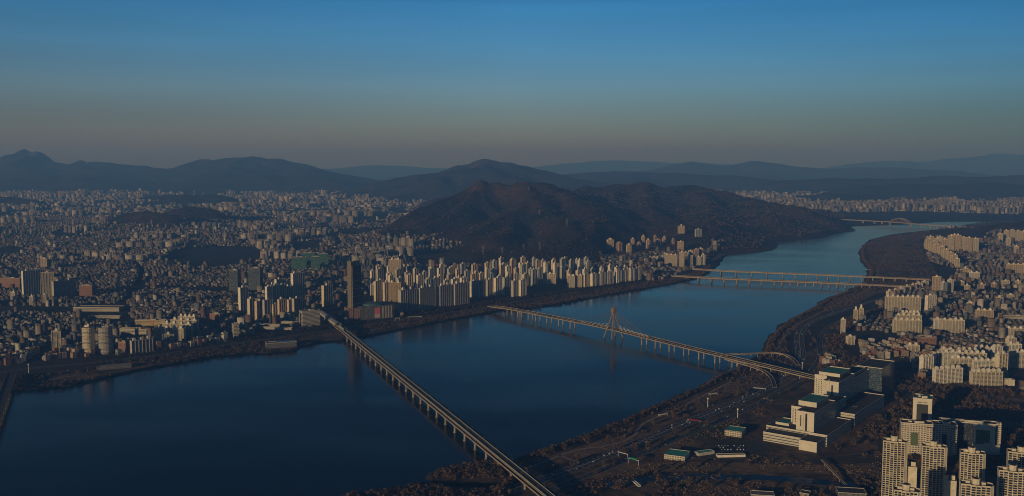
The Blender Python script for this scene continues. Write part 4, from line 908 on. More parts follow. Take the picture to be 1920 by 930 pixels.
one(1692, 585, 557, 64, -7, 'cream', 'wide ten-bay sunlit slab below the parallel bridges', lifts=7); one(1744, 588, 554, 23, 25, 'white', 'tall slab with a sunlit end wall right of the wide ten-bay slab')
for i, (px, by, ty, w_) in enumerate([(1706, 606, 586, 34), (1703, 611, 591, 46), (1700, 624, 600, 52)]): one(px, by, ty, w_, -6, 'cream', '%s slab from the rear in the staggered trio on the right bank' % ORD[i], lifts=5)
one(1757, 624, 598, 14, -5, 'white', 'bright slab end left of the seven-bay slab on the right bank', lifts=1); one(1786, 626, 600, 40, -6, 'cream', 'seven-bay sunlit slab right of the staggered trio', lifts=4)
one(1604, 603, 581, 9, -15, 'cream', 'left one of the twin pointed towers by the motorway bend', D=14, lifts=1, crown=3); one(1614, 603, 578, 9, -15, 'cream', 'right one of the twin pointed towers by the motorway bend', D=14, lifts=1, crown=5)
one(1580, 627, 599, 10, -15, 'white', 'slender white tower standing alone by the motorway', lifts=1); one(1594, 647, 631, 15, 10, 'cream', 'squat cream block at the foot of the slender white tower', lifts=1)
one(1845, 599, 582, 32, -8, 'beige', 'tan slab amid the brick houses on the right', lifts=3); one(1904, 513, 496, 34, -8, 'beige', 'long slab at the right edge beyond the brick houses', lifts=4)
one(1902, 634, 616, 32, -8, 'cream', 'slab cut by the right edge above the large estate', lifts=3); office(1903, 602, 592, 40, -6, 14, 'office_stripes', 'long low school at the right edge', cat='school', name='school')
office(1737, 652, 631, 30, 4, 24, 'brick_office', 'big red brick hall among the houses on the right bank', roof='flat_roof'); one(1711, 665, 647, 23, -6, 'cream', 'single slab in front of the big red brick hall', lifts=2)
E2 = 'in the large estate by the right edge'
for i, (px, by, ty, w_, yw) in enumerate([(1776, 719, 691, 58, 12), (1848, 724, 697, 60, 4), (1736, 702, 669, 30, 28), (1800, 705, 672, 40, -6), (1845, 707, 676, 44, -6), (1876, 712, 664, 26, 25), (1785, 692, 660, 36, -6), (1826, 693, 662, 42, -6),
        (1868, 680, 650, 22, 20), (1812, 681, 656, 40, -6), (1760, 686, 664, 30, 25), (1905, 690, 660, 30, -6), (1900, 670, 645, 26, -6), (1775, 672, 655, 26, -6), (1840, 668, 652, 30, -6), (1895, 652, 634, 20, 20)]):
    one(px, by, ty, w_, yw, ('white', 'cream')[i % 2], '%s cream slab %s, counting from the front left' % (ORD[i], E2), lifts=max(1, int(w_ / 10)))
back_row(1800, 545, 1915, 535, 5, 9, 12, -10, 'in the loose line of small blocks among the brick houses', ('beige', 'cream', 'pinkish'), group=GR, jitter=8)
back_row(1810, 580, 1915, 560, 4, 10, 12, -10, 'in the nearer loose line of small blocks among the houses', ('beige', 'cream', 'pinkish'), group=GR, jitter=8)
# ---------------------------------------------------------------- hospital by the motorway
mat('stone_cream', (.60, .56, .47), .8, noise=(.08, .1)); mat('roof_teal', (.05, .24, .17), .7, noise=(.08, .2)); mat('bright_teal', (.06, .36, .25), .6, noise=(.08, .15)); mat('dark_roof', (.06, .055, .05), .95, noise=(.1, .3)); glass_var('window_glass', [(0, (.015, .02, .028)), (.45, (.03, .036, .042)), (.75, (.06, .06, .055)), (.9, (.20, .18, .15))])
mat('helipad_white', (.6, .6, .6), .8)
O_ = G(1531, 849, 4); ea = R(53); root = empty('hospital', (*O_, 4), ea - pi / 2)      # local x = to the right, local y = away
tag(root, 'large stepped hospital with green roofs between the motorway and the estate', 'hospital')
def hw(lx, ly): c, s = cos(ea - pi/2), sin(ea - pi/2); return O_[0] + lx * c - ly * s, O_[1] + lx * s + ly * c
def ht(lx, ly, row): X_, Y_ = hw(lx, ly); return ZAT(X_, Y_, row) - 4
facade('hosp_side', (.50, .47, .40), bay=60, floor=3.7, wx=1.1, wz=.38); facade('hosp_low', (.50, .47, .40), bay=60, floor=4.6, wx=1.1, wz=.3); facade('hosp_blue', (.08, .11, .14), (.02, .035, .05), bay=2.2, floor=3.8, wx=.85, wz=.7, grough=.12)
def wing(nm, f0, f1, e0, e1, z0, z1, side='hosp_side', roof='dark_roof', front='stone_cream', par=True):
    mb = MB(); mb.prism([(f0, e0), (f1, e0), (f1, e1), (f0, e1)], z0, z1, 0, top=2, em=[1, 0, 1, 0]); w_ = mb.build(nm, [side, front, roof], root)
    if par:
        mb = MB(); t = .5
        for a, b, c, d in ((f0 - .1, e0 - .1, f1 + .1, e0 + t), (f0 - .1, e1 - t, f1 + .1, e1 + .1), (f0 - .1, e0 + t + .01, f0 + t, e1 - t - .01), (f1 - t, e0 + t + .01, f1 + .1, e1 - t - .01)): mb.prism([(a, b), (c, b), (c, d), (a, d)], z1 + .003, z1 + 1.3)
        mb.build('parapet', ['stone_cream'], w_)
    return w_
def windows(parent, f0, f1, e, z0, z1, nx, nz, w_=1.5, h_=1.7, nm='window', limit=60):
    me = None
    for i in range(nx):
        for k in range(nz):
            xx = f0 + (f1 - f0) * (i + .5) / nx; zz = z0 + (z1 - z0) * (k + .5) / nz
            if me is None:
                mb = MB(); mb.box(0, 0, -h_ / 2, w_, .3, h_); me = mb.mesh(nm, ['window_glass'])
            link(nm, me, parent, (xx, e - .1, zz))
zA = ht(-23, 49, 776); zA2 = ht(-60, 85, 754); zB = ht(-45, 241, 722); zB2 = ht(-95, 262, 703); zM = ht(2, 190, 778); zP = ht(2, 42, 818)
print('hospital heights', zA, zA2, zB, zB2, zM, zP)
wing('front_wing', -30, 0, 0, 44, 0, zP * .86, 'hosp_low'); w0 = wing('front_wing', -98, -30.02, 14, 60, 0, zP * .8, 'hosp_low', front='hosp_low')
wing('podium', -105, 2, 44.02, 170, 0, zP, 'hosp_low', front='hosp_low'); wing('garden_roof', -96, -72, 64, 100, zP + .01, zP + 3, roof='roof_teal')
wA = wing('tower_front', -54, -23, 50, 158, zP + .01, zA); wl = wing('tower_left', -75, -54.02, 82, 158, zP + .01, zA * .97); windows(wl, -74, -56, 82, zP + 4, zA * .97 - 3, 4, 9)
mb = MB(); mb.box(-42, 49.6, zP + 1, 1.6, 1.4, zA - zP + 1.5); mb.box(-36.5, 49.7, zP + 1, 3.2, .9, zA - zP - 3, 0, 1); mb.box(-46, 49.7, zP + 8, 1.4, .8, zA - zP - 14, 0, 1); mb.build('front_fin', ['stone_cream', 'window_glass'], wA)
wing('upper_block', -66, -34, 92, 156, zA + .01, zA2, roof='roof_teal')
wing('link_block', -70, -30, 158.02, 240.9, zP + .01, zA * .8)
wing('middle_podium', -60, 2, 190, 372, 0, zM, 'hosp_low', front='hosp_low'); mb = MB(); mb.box(-14, 250, zM + .01, 1.5, 9, .05); mb.box(-20, 250, zM + .01, 1.5, 9, .05); mb.box(-17, 250, zM + .065, 6, 1.5, .05); mb.build('helipad_mark', ['helipad_white'], root)
wB = wing('tower_front', -75, -45, 241, 335, zM + .01, zB + 4); wl = wing('tower_left', -98, -75.02, 262, 335, 0, zB2); windows(wl, -97, -77, 262, zM + 2, zB2 - 6, 4, 11)
mb = MB(); mb.box(-63, 240.6, zM + 1, 1.6, 1.4, zB - zM + 7); mb.box(-57, 240.7, zM + 1, 3.2, .9, zB - zM - 3, 0, 1); mb.build('front_fin', ['stone_cream', 'window_glass'], wB)
wing('upper_block', -92, -52, 268, 330, max(zB + 4, zB2) + .01, zB2 + 5, roof='roof_teal')
zC = ht(-40, 430, 692); wing('rear_tower', -75, -45.02, 335.02, 430, 0, zC - 2, 'hosp_side'); wing('glass_wing', -70, -20, 430.02, 520, 0, ht(-20, 480, 684), 'hosp_blue', front='hosp_blue'); wing('rear_roof_block', -74, -50, 350, 420, zC - 3.99, zC + 3)
PLACED += [(*hw(-50, q), 75) for q in (0, 80, 160, 240, 320, 400, 480)]
# ---------------------------------------------------------------- offices right of the hospital
def solid(nm, px, row_top, base_row, wpx, yaw, D, label, cat, front, side, roof, zb=4, low=False):
    x, y = G(px, base_row, zb); W = wpx * MPP(x, y); a = R(yaw); L = max(8, (W - D * abs(sin(a))) / cos(a)); y += D * .4
    H = ZAT(x, y - D * .4, row_top) - zb; root = empty(nm, (x, y, zb), a); tag(root, label, cat)
    mb = MB(); mb.prism([(-L/2, -D/2), (L/2, -D/2), (L/2, D/2), (-L/2, D/2)], 0, H, 0, top=2, em=[1, 0, 1, 0]); mb.build('wall', [side, front, roof], root)
    mb = MB()
    for (cx, cy, w_, d_) in ((0, -D/2 + .1, L + .6, .6), (0, D/2 - .1, L + .6, .6), (-L/2 + .1, 0, .6, D - .9), (L/2 - .1, 0, .6, D - .9)): mb.box(cx, cy, H + .003, w_, d_, .5 if low else 1.6)
    mb.build('parapet', ['stone_cream'], root)
    if not low: mb = MB(); mb.box(L * .08, 0, H + .003, L * .3, D * .4, 3.4, 0, 0, 1); mb.box(-L * .2, D * .1, H + .003, L * .12, D * .2, 2.2, 0, 0, 1); mb.build('plant_room', ['stone_cream', roof], root)
    PLACED.append((x, y, max(L, D) * .7)); return root, L, D, H
mat('green_glass', (.10, .14, .07), .2); mat('teal_glass', (.03, .09, .075), .15)
rt, L, D, H = solid('office_building', 1735, 748, 806, 45, -26, 34, 'cream framed office cube with a dark glass front and teal roof', 'office building', 'stone_cream', 'tower_glass', 'roof_teal')
mb = MB(); mb.box(0, -D/2 - .12, 2, L * .6, .3, H * .80); mb.build('glass_front', ['window_glass'], rt); mb = MB(); mb.box(-L*.15, -D/2 - .15, H * .88, L * .22, .3, 1.2); mb.box(L*.15, -D/2 - .15, H * .88, L * .22, .3, 1.2); mb.build('slot_window', ['window_glass'], rt)
facade('gov_front', (.52, .46, .36), bay=4.2, floor=3.5, wx=.62, wz=.45)
rt, L, D, H = solid('office_building', 1721, 795, 852, 61, -16, 24, 'wide cream office block with one large square green glass panel in its front', 'office building', 'gov_front', 'gov_front', 'dark_roof')
mb = MB(); mb.box(-L * .08, -D/2 - .15, H * .30, L * .22, .4, H * .42); mb.build('glass_panel', ['green_glass'], rt); mb = MB(); mb.box(L * .38, -D/2 - 2, 0, L * .2, 4.5, H * .93, 0, 0, 1); mb.build('corner_bay', ['gov_front', 'dark_roof'], rt)
rt, L, D, H = solid('office_building', 1773, 797, 856, 48, -16, 24, 'cream office block with a dark recess, right of the block with the green panel', 'office building', 'gov_front', 'gov_front', 'dark_roof')
mb = MB(); mb.box(-L * .02, -D/2 - .15, H * .30, L * .2, .4, H * .42); mb.build('glass_panel', ['window_glass'], rt); mb = MB(); mb.box(L * .38, -D/2 - 2, 0, L * .2, 4.5, H * .93, 0, 0, 1); mb.build('corner_bay', ['gov_front', 'dark_roof'], rt)
facade('green_office', (.07, .13, .06), (.04, .10, .05), bay=1.7, floor=3.9, wx=.9, wz=.6, grough=.15)
rt, L, D, H = solid('office_building', 1817, 793, 846, 100, -17, 20, 'long dark green glass office with a cream frame at its right end', 'office building', 'tower_glass', 'stone_cream', 'dark_roof')
mb = MB(); mb.box(L * .28, -D/2 - .5, 0, L * .36, 1.2, H + 1); fr = mb.build('cream_frame', ['stone_cream'], rt); mb = MB(); mb.box(L * .25, -D/2 - 1.3, 2, L * .24, .5, H * .76); mb.build('green_front', ['green_office'], fr)
mb = MB()
for q in (-.25, 0, .25): mb.box(-L * .1, D * q, H + 1.7, L * .75, .7, .7)
mb.build('roof_rail', ['stone_cream'], rt); mb = MB(); mb.box(L * .5 + 3.2, 0, 0, 6, 14, H + 4, 0, 0, 1); mb.build('corner_tower', ['gov_front', 'dark_roof'], rt)
solid('office_building', 1850, 835, 851, 48, -17, 12, 'low cream annex at the foot of the long green glass office', 'office building', 'stone_cream', 'stone_cream', 'flat_roof')
# ---------------------------------------------------------------- nearest apartment towers, bottom right
def near_tower(px0, px1, row, H, yaw, label, D=15, cols=6):
    x, y = G((px0 + px1) / 2, row, 4 + H); W = (px1 - px0) * MPP(x, y, 4 + H) / cos(R(yaw)); root = empty('apartment_tower', (x, y + D * .45, 4), R(yaw)); tag(root, label, 'apartment tower', 'tall apartment towers nearest the camera')
    st = W / 3
    pts = [(-W/2, -D/2), (-W/2 + st, -D/2), (-W/2 + st, -D/2 - 2), (-W/2 + 2 * st, -D/2 - 2), (-W/2 + 2 * st, -D/2), (W/2, -D/2), (W/2 + 3, -D/2 + 3), (W/2 + 3, D/2 - 2), (W/2, D/2), (-W/2, D/2)]
    mb = MB(); mb.prism(pts, 0, H, 0, top=1); mb.build('wall', ['paint_cream', 'dark_roof'], root)
    def front(xx): return -D/2 - (2 if abs(xx) < st / 2 else 0)
    fl = 3.0; nf = int(H / fl); cw = W / cols
    g = MB()
    for c in range(cols + 1):
        xx = -W/2 + c * cw; xx = min(max(xx, -W/2 + .3), W/2 - .3); g.box(xx, min(front(xx - .5), front(xx + .5)) - .45, 0, .75, 1.0, H + 1.2)
    for k in range(nf + 1):
        for c in range(cols): xm = -W/2 + (c + .5) * cw; g.box(xm, front(xm) - .25, H - k * fl - .5, cw - .8, .62, .75)
    # right side: fins and floors on the bay that turns away
    for k in range(nf + 1): g.box(W/2 + 3.15, .5, H - k * fl - .45, .45, D - 6, .6)
    for c in (-.5, 0, .5): g.box(W/2 + 3.2, .5 + c * (D - 6), 0, .5, .6, H + .6)
    g.build('balcony_grid', ['paint_cream'], root)
    wm = MB(); wm.box(0, 0, -fl + .32, cw - 1.0, .16, fl - .8); wme = wm.mesh('window', ['window_glass']); n = 0; rest = MB()
    for k in range(nf):
        for c in range(cols):
            xm = -W/2 + (c + .5) * cw; yy = front(xm) - .09
            if n < 96: link('window', wme, root, (xm, yy, H - k * fl - .1)); n += 1
            else: rest.box(xm, yy, H - k * fl - fl + .22, cw - 1.0, .16, fl - .8)
    for k in range(nf):
        for c in (-.25, .25): rest.box(W/2 + 3.09, .5 + c * (D - 6), H - k * fl - fl + .2, .14, (D - 6) * .5 - .8, fl - .8)
    o = rest.build('window', ['window_glass'], root); o['kind'] = 'stuff'
    mb = MB()
    for i, (a, b) in enumerate(zip(pts, pts[1:] + pts[:1])):
        mb.bar((*a, H + .6), (*b, H + .6), .4, 1.2)
    mb.build('parapet', ['paint_cream'], root)
    oc = [(4.6 * cos(t) + .5, 4.6 * sin(t)) for t in np.linspace(0, 2 * pi, 9)[:-1]]; mb = MB(); loft(mb, [(oc, H + .01), (oc, H + 6.2), ([(a * 1.12, b * 1.12) for a, b in oc], H + 6.3), ([(a * 1.12, b * 1.12) for a, b in oc], H + 7.2)]); mb.box(-W*.25, D*.2, H + .02, 5, 5, 3); mb.box(W*.28, D*.15, H + .02, 4.5, 5, 2.6)
    lh = mb.build('lift_house', ['paint_cream'], root); mb = MB(); mb.prism([(a * .8 + .1, b * .8) for a, b in oc], H + 7.21, H + 7.5); mb.build('roof_cap', ['dark_roof'], lh)
    PLACED.append((x, y, 24)); return root
near_tower(1662, 1698, 829, 98, -20, 'fully sunlit apartment tower, the leftmost of the tall near towers'); near_tower(1736, 1772, 839, 98, -20, 'near tower with a stepped shadow over its lower front, second from the left'); near_tower(1808, 1844, 851, 98, -20, 'near tower half in shade directly below the long green glass office')
near_tower(1683, 1722, 922, 92, -20, 'tower of which only the roof shows, in front of the sunlit near tower'); near_tower(1810, 1858, 911, 96, -20, 'tower cut by the bottom edge with its top two rows sunlit'); near_tower(1881, 1926, 885, 96, -20, 'shaded tower cut off at the bottom right corner'); near_tower(1898, 1940, 850, 96, -20, 'tower behind the shaded corner tower, cut by the right edge')
def end_slab(px0, px1, row, H, L, label):
    x, y = G((px0 + px1) / 2, row, 4 + H); yaw = R(-20); W = (px1 - px0) * MPP(x, y, 4 + H) / cos(yaw); root = empty('apartment_block', (x, y, 4), yaw); tag(root, label, 'apartment block')
    mb = MB(); mb.prism([(-W/2, 0), (W/2, 0), (W/2, L), (-W/2, L)], 0, H, 0, top=2, em=[0, 1, 0, 1]); mb.build('wall', ['paint_cream', 'rear_grey', 'dark_roof'], root)
    mb = MB()
    for a, b, c, d in ((-W/2 - .1, -.1, W/2 + .1, .5), (-W/2 - .1, .52, -W/2 + .4, L), (W/2 - .4, .52, W/2 + .1, L)): mb.prism([(a, b), (c, b), (c, d), (a, d)], H + .003, H + 1.3)
    mb.build('parapet', ['paint_cream'], root); mb = MB()
    for s in (-.28, .22): mb.box(W * s, 9, H + .01, W * .36, 6, 6.5, 0, 0, 1)
    mb.build('lift_house', ['paint_cream', 'dark_roof'], root); PLACED.append((x, y + L / 2, L * .6))
end_slab(1697, 1718, 877, 62, 40, 'blank sunlit end wall of a slab right of the leftmost near tower'); end_slab(1772, 1792, 903, 62, 40, 'blank end wall of a slab in blue shade between two near towers')
mat('wall_dull', (.24, .20, .15), .9, noise=(.2, .3))
# low buildings by the motorway
solid('service_building', 1272, 854, 862, 52, -24, 34, 'low cream building with a bright green roof, nearest the motorway', 'service building', 'gov_front', 'stone_cream', 'bright_teal', low=True); solid('service_building', 1382, 808, 818, 44, -28, 32, 'cream two-storey building with a teal roof beside the motorway lamp', 'service building', 'gov_front', 'stone_cream', 'bright_teal', low=True)
solid('shed', 1322, 848, 853, 38, 24, 12, 'small teal-roofed shed right of the bright green roof', 'shed', 'paint_grey', 'paint_grey', 'bright_teal', low=True); solid('shed', 1371, 853, 857, 54, 4, 9, 'long white flat shed in the car park below the hospital', 'shed', 'paint_white', 'paint_white', 'flat_roof', low=True)
solid('shed', 1512, 925, 932, 24, -30, 14, 'small tan block at the bottom edge left of the sunlit tower', 'shed', 'wall_dull', 'wall_dull', 'dark_roof', low=True); solid('shed', 1432, 928, 936, 46, -10, 18, 'long tan shed just showing at the bottom edge', 'shed', 'wall_dull', 'wall_dull', 'flat_roof', low=True); solid('shed', 1600, 924, 934, 56, -10, 24, 'dark low building at the bottom edge left of the near towers', 'shed', 'dull_side', 'dull_side', 'dark_roof', low=True)
solid('service_building', 1894, 713, 723, 18, -8, 14, 'small cream pavilion with a green roof right of the large estate', 'service building', 'paint_cream', 'paint_cream', 'roof_teal')
# ---------------------------------------------------------------- motorways, roads, paths (setting)
def flat_strip(name, pts, hw_, z, m, it=3, step=15, kind='structure'):
    path = resample(smooth(pxpath([(a, b) for a, b in pts], z), it), step); mb = MB(); n = len(path)
    for i, (x, y, zz) in enumerate(path):
        a = path[max(i-1, 0)]; b = path[min(i+1, n-1)]; dx, dy = b[0]-a[0], b[1]-a[1]; l = hypot(dx, dy) + 1e-9; mb.v += [(x + dy/l*hw_, y - dx/l*hw_, z), (x - dy/l*hw_, y + dx/l*hw_, z)]
    for i in range(n - 1): mb.poly((2*i, 2*i+2, 2*i+3, 2*i+1))
    o = mb.build(name, [m], None); o['kind'] = kind
    if o.data.polygons[0].normal.z < 0: o.data.flip_normals()
    return path
def edge_line(path, off, w_, z, dash=None, name='road_marking', m='road_paint'):
    mb = MB(); n = len(path); d = 0
    for i in range(n - 1):
        (x0, y0, _), (x1, y1, _) = path[i], path[i+1]; dx, dy = x1-x0, y1-y0; l = hypot(dx, dy) + 1e-9; nx, ny = dy/l, -dx/l; t1 = .45 if dash else 1
        p = [(x0+nx*(off-w_/2), y0+ny*(off-w_/2), z), (x0+dx*t1+nx*(off-w_/2), y0+dy*t1+ny*(off-w_/2), z), (x0+dx*t1+nx*(off+w_/2), y0+dy*t1+ny*(off+w_/2), z), (x0+nx*(off+w_/2), y0+ny*(off+w_/2), z)]
        o = len(mb.v); mb.v += p; mb.poly((o, o+1, o+2, o+3))
    o = mb.build(name, [m]); o['kind'] = 'structure'
    if o.data.polygons[0].normal.z < 0: o.data.flip_normals()
ground_mat('dry_grass', (.18, .12, .065), (.30, .19, .10), (.11, .08, .05), .02, .12)
H1 = [(880, 950), (960, 917), (1000, 904), (1060, 884), (1120, 862), (1200, 828), (1290, 791), (1370, 760), (1430, 730), (1478, 702), (1500, 680), (1501, 655), (1497, 632), (1505, 612), (1535, 596), (1580, 582), (1640, 562), (1700, 549), (1760, 538)]
H2 = [(960, 945), (1020, 922), (1080, 900), (1150, 873), (1230, 839), (1310, 806), (1390, 773), (1450, 741), (1500, 710), (1530, 688), (1540, 665), (1535, 640), (1545, 618), (1570, 603), (1620, 585), (1680, 568)]
MW1 = flat_strip('road', H1, 13, 4.12, 'asphalt'); MW2 = flat_strip('road', H2, 7.5, 4.10, 'asphalt')
for of, ds in ((-12, 0), (12, 0), (-.6, 0), (.6, 0), (-8.3, 1), (-4.6, 1), (8.3, 1), (4.6, 1)): edge_line(MW1, of, .45, 4.125, ds)
for of, ds in ((-6.8, 0), (6.8, 0), (0, 1)): edge_line(MW2, of, .45, 4.105, ds)
NB = [(-60, 716), (0, 697), (60, 690), (150, 682), (230, 674), (300, 665), (400, 650), (480, 639), (560, 628), (640, 616), (700, 606), (760, 598), (860, 584), (920, 574), (1000, 560), (1100, 545), (1200, 530), (1270, 518), (1310, 505), (1338, 490), (1370, 463), (1400, 450), (1440, 439), (1520, 427), (1600, 419)]
MWN = flat_strip('road', NB, 11, 4.12, 'asphalt')
for of in (-10.3, 0, 10.3): edge_line(MWN, of, .35, 4.125)
edge_line(MWN, 0, 1.0, 4.13, name='median', m='pale_concrete'); edge_line(MW1, 0, .9, 4.13, name='median', m='concrete')
for i_, (q_, m_) in enumerate([([(1080, 862), (1150, 842), (1190, 826), (1180, 812), (1120, 826), (1075, 848)], 'dry_grass'), ([(1215, 812), (1290, 780), (1330, 762), (1300, 758), (1240, 786)], 'dry_grass'), ([(1350, 742), (1410, 716), (1440, 700), (1410, 698), (1360, 724)], 'dry_grass'), ([(1100, 890), (1160, 868), (1200, 852), (1215, 856), (1180, 874), (1120, 898)], 'dry_grass'), ([(1450, 660), (1470, 630), (1500, 605), (1490, 603), (1462, 628), (1444, 655)], 'dry_grass'), ([(1640, 480), (1680, 470), (1700, 490), (1660, 500)], 'dry_grass'), ([(1290, 815), (1350, 795), (1360, 805), (1310, 826)], 'field_grass'), ([(1580, 725), (1640, 700), (1690, 712), (1640, 735)], 'dry_grass'), ([(1720, 742), (1860, 740), (1930, 752), (1800, 760)], 'dry_grass')]): sheet('field', [G(*p, 4.042) for p in q_], 4.042 + .001 * i_, m_)
PATHS = [[(975, 880), (1005, 872), (1040, 858), (1060, 850), (1085, 842), (1120, 838), (1160, 831), (1190, 818), (1199, 799), (1215, 788), (1260, 770), (1300, 752), (1360, 720), (1400, 705)], [(1048, 853), (1070, 862), (1090, 868), (1110, 872)], [(1440, 690), (1452, 660), (1465, 640), (1480, 615), (1520, 596), (1560, 575), (1620, 548), (1640, 530), (1650, 500), (1660, 475), (1700, 455)],
         [(1640, 505), (1690, 500), (1735, 505)], [(20, 722), (120, 708), (250, 684), (400, 660), (520, 646)], [(680, 622), (760, 607), (850, 592), (920, 582)], [(1010, 570), (1100, 553), (1200, 539)]]
for q in PATHS: flat_strip('path', q, 2.6, 4.05, 'path_paving')
for q in [[(1440, 735), (1490, 722), (1530, 712), (1600, 690), (1660, 705), (1750, 722), (1940, 735)], [(1350, 860), (1420, 868), (1500, 868), (1560, 860), (1640, 850)], [(1660, 860), (1640, 800), (1690, 760), (1710, 730)], [(0, 640), (60, 668), (140, 680)], [(600, 560), (560, 500), (520, 450), (480, 420)], [(200, 660), (300, 560), (420, 500), (560, 450)]]: flat_strip('road', q, 6, 4.08, 'asphalt')
sheet('stream', [G(*p, 4.06) for p in [(1120, 905), (1200, 893), (1300, 889), (1400, 890), (1480, 893), (1540, 899), (1600, 905), (1650, 904), (1650, 912), (1590, 914), (1530, 908), (1470, 902), (1400, 899), (1300, 899), (1210, 903), (1130, 914)]], 4.06, 'river_water')
sheet('field', [G(*p, 4.05) for p in [(1130, 870), (1260, 866), (1420, 868), (1540, 872), (1640, 868), (1650, 886), (1540, 888), (1400, 884), (1240, 884), (1120, 896)]], 4.05, 'dry_grass') 
sheet('field', [G(*p, 4.045) for p in [(1560, 560), (1620, 545), (1640, 552), (1600, 572), (1550, 585)]], 4.045, 'dry_grass'); sheet('field', [G(*p, 4.045) for p in [(1660, 520), (1720, 500), (1735, 512), (1690, 524)]], 4.045, 'field_grass')
sheet('car_park', [G(*p, 4.07) for p in [(1310, 842), (1420, 826), (1450, 838), (1430, 852), (1320, 858)]], 4.07, 'asphalt'); sheet('car_park', [G(*p, 4.07) for p in [(1620, 668), (1700, 655), (1740, 668), (1660, 682)]], 4.07, 'asphalt')
# footbridge from the hospital over the stream, and the white curved one
def footbridge(pts, label, hw_=1.6, m='bridge_concrete'):
    path = resample(pxpath(pts), 8); o = path[0]; root = empty('footbridge', (o[0], o[1], 0)); tag(root, label, 'footbridge'); LP = loc_pts(path, (o[0], o[1], 0)); mb = MB(); strip(mb, LP, -hw_, hw_, -.7, 0); mb.build('deck', [m], root)
    for s in (-1, 1): mb = MB(); lo, hi = sorted((s * (hw_ - .12), s * hw_)); strip(mb, LP, lo, hi, .003, 1.1); mb.build('railing', [m], root)
    for i in range(2, len(LP) - 1, 3): mb = MB(); mb.tube((LP[i][0], LP[i][1], 0), (LP[i][0], LP[i][1], LP[i][2] - .7), .5, .5, 8); mb.build('pier', [m], root)
footbridge([(1541, 862, 9), (1560, 882, 10), (1588, 912, 8)], 'thin footbridge running from the hospital down over the stream'); footbridge([(1178, 897, 9), (1184, 900, 9), (1192, 905, 8), (1199, 912, 6)], 'short white curved footbridge end beside the motorway', 2, 'white_steel')
# tall masts, gantries and small things along the motorway
def lamp_mast(px, by, ty, label):
    x, y = G(px, by, 4); H = ZAT(x, y, ty) - 4; root = empty('lighting_mast', (x, y, 4)); tag(root, label, 'lighting mast'); mb = MB(); mb.tube((0, 0, 0), (0, 0, H), .7, .45, 8); mb.build('pole', ['white_steel'], root); mb = MB(); mb.tube((0, 0, H), (0, 0, H + 2.2), 1.8, 1.5, 10); mb.build('lamp_head', ['white_steel'], root)
lamp_mast(1327, 763, 748, 'white lighting mast in the river park beside a blue awning'); lamp_mast(1383, 783, 768, 'white lighting mast between the motorway and the teal-roofed building'); lamp_mast(1504, 694, 681, 'twin-looking mast inside the loop of the slip road'); lamp_mast(54, 699, 684, 'white column standing by the river road in the left corner')
mat('sign_green', (.02, .22, .12), .5)
def gantry(px0, px1, by, h_, label, sign):
    a, b = G(px0, by, 4), G(px1, by + 5, 4); root = empty('road_gantry', (*a, 4)); tag(root, label, 'road gantry'); d = (b[0]-a[0], b[1]-a[1])
    for q in (0, 1): mb = MB(); mb.tube((d[0]*q, d[1]*q, 0), (d[0]*q, d[1]*q, h_), .3, .3, 6); mb.build('post', ['white_steel'], root)
    mb = MB(); mb.bar((0, 0, h_), (*d, h_), .5, .8); mb.build('beam', ['white_steel'], root)
    if sign: mb = MB(); mb.bar((d[0]*.1, d[1]*.1 - .5, h_ + .6), (d[0]*.8, d[1]*.8 - .5, h_ + .6), .25, 3.0); mb.build('sign_board', ['sign_green'], root)
gantry(1159, 1177, 856, 8, 'pale gantry over the motorway lanes nearest the river', False); gantry(1179, 1197, 868, 8, 'gantry carrying a green sign board over the near carriageway', True)
mat('blue_cloth', (.02, .05, .25), .7); mat('red_paint', (.4, .06, .03), .6)
def pavilion(px, by, wpx, yaw, m, label, h_=4, cat='pavilion', D=6):
    x, y = G(px, by, 4); W = wpx * MPP(x, y); root = empty('pavilion', (x, y, 4), R(yaw)); tag(root, label, cat); mb = MB(); n = 6; o = 0
    for i in range(n + 1): t = i / n; mb.v += [(-W/2 + W * t, -D/2, h_ - .8), (-W/2 + W * t, 0, h_ + .5), (-W/2 + W * t, D/2, h_ - .8)]
    for i in range(n):
        a = i * 3; mb.poly((a, a+3, a+4, a+1)); mb.poly((a+1, a+4, a+5, a+2)); mb.poly((a, a+2, a+5, a+3))
    mb.poly((0, 1, 2)); mb.poly((n*3, n*3+2, n*3+1)); mb.build('roof', [m], root)
    for sx in (-1, 1):
        for sy in (-1, 1): mb = MB(); mb.tube((sx * W * .45, sy * D * .4, 0), (sx * W * .45, sy * D * .4, h_ - .8), .2, .2, 6); mb.build('post', ['white_steel'], root)
pavilion(1243, 780, 20, 32, 'white_steel', 'white tent-like shelter in the river park, halfway along the bank'); pavilion(1337, 741, 19, 30, 'white_steel', 'long white shelter in the river park near the cable-stayed bridge'); pavilion(1332, 760, 9, 10, 'blue_cloth', 'blue awning at the foot of the white mast'); pavilion(1302, 790, 24, -25, 'red_paint', 'red and pale play structure beside the motorway', 3); pavilion(1424, 730, 24, -20, 'white_steel', 'white shelter strip left of the near slip road', 3)
pavilion(745, 601, 9, 20, 'stone_cream', 'small cream kiosk on the far bank under the front towers', 8); pavilion(778, 596, 26, 12, 'stone_cream', 'long pale shelter on the far bank by the small kiosk', 4); pavilion(1628, 508, 9, 10, 'white_steel', 'white boathouse on the peninsula beside the farther girder bridge', 6, 'boathouse')
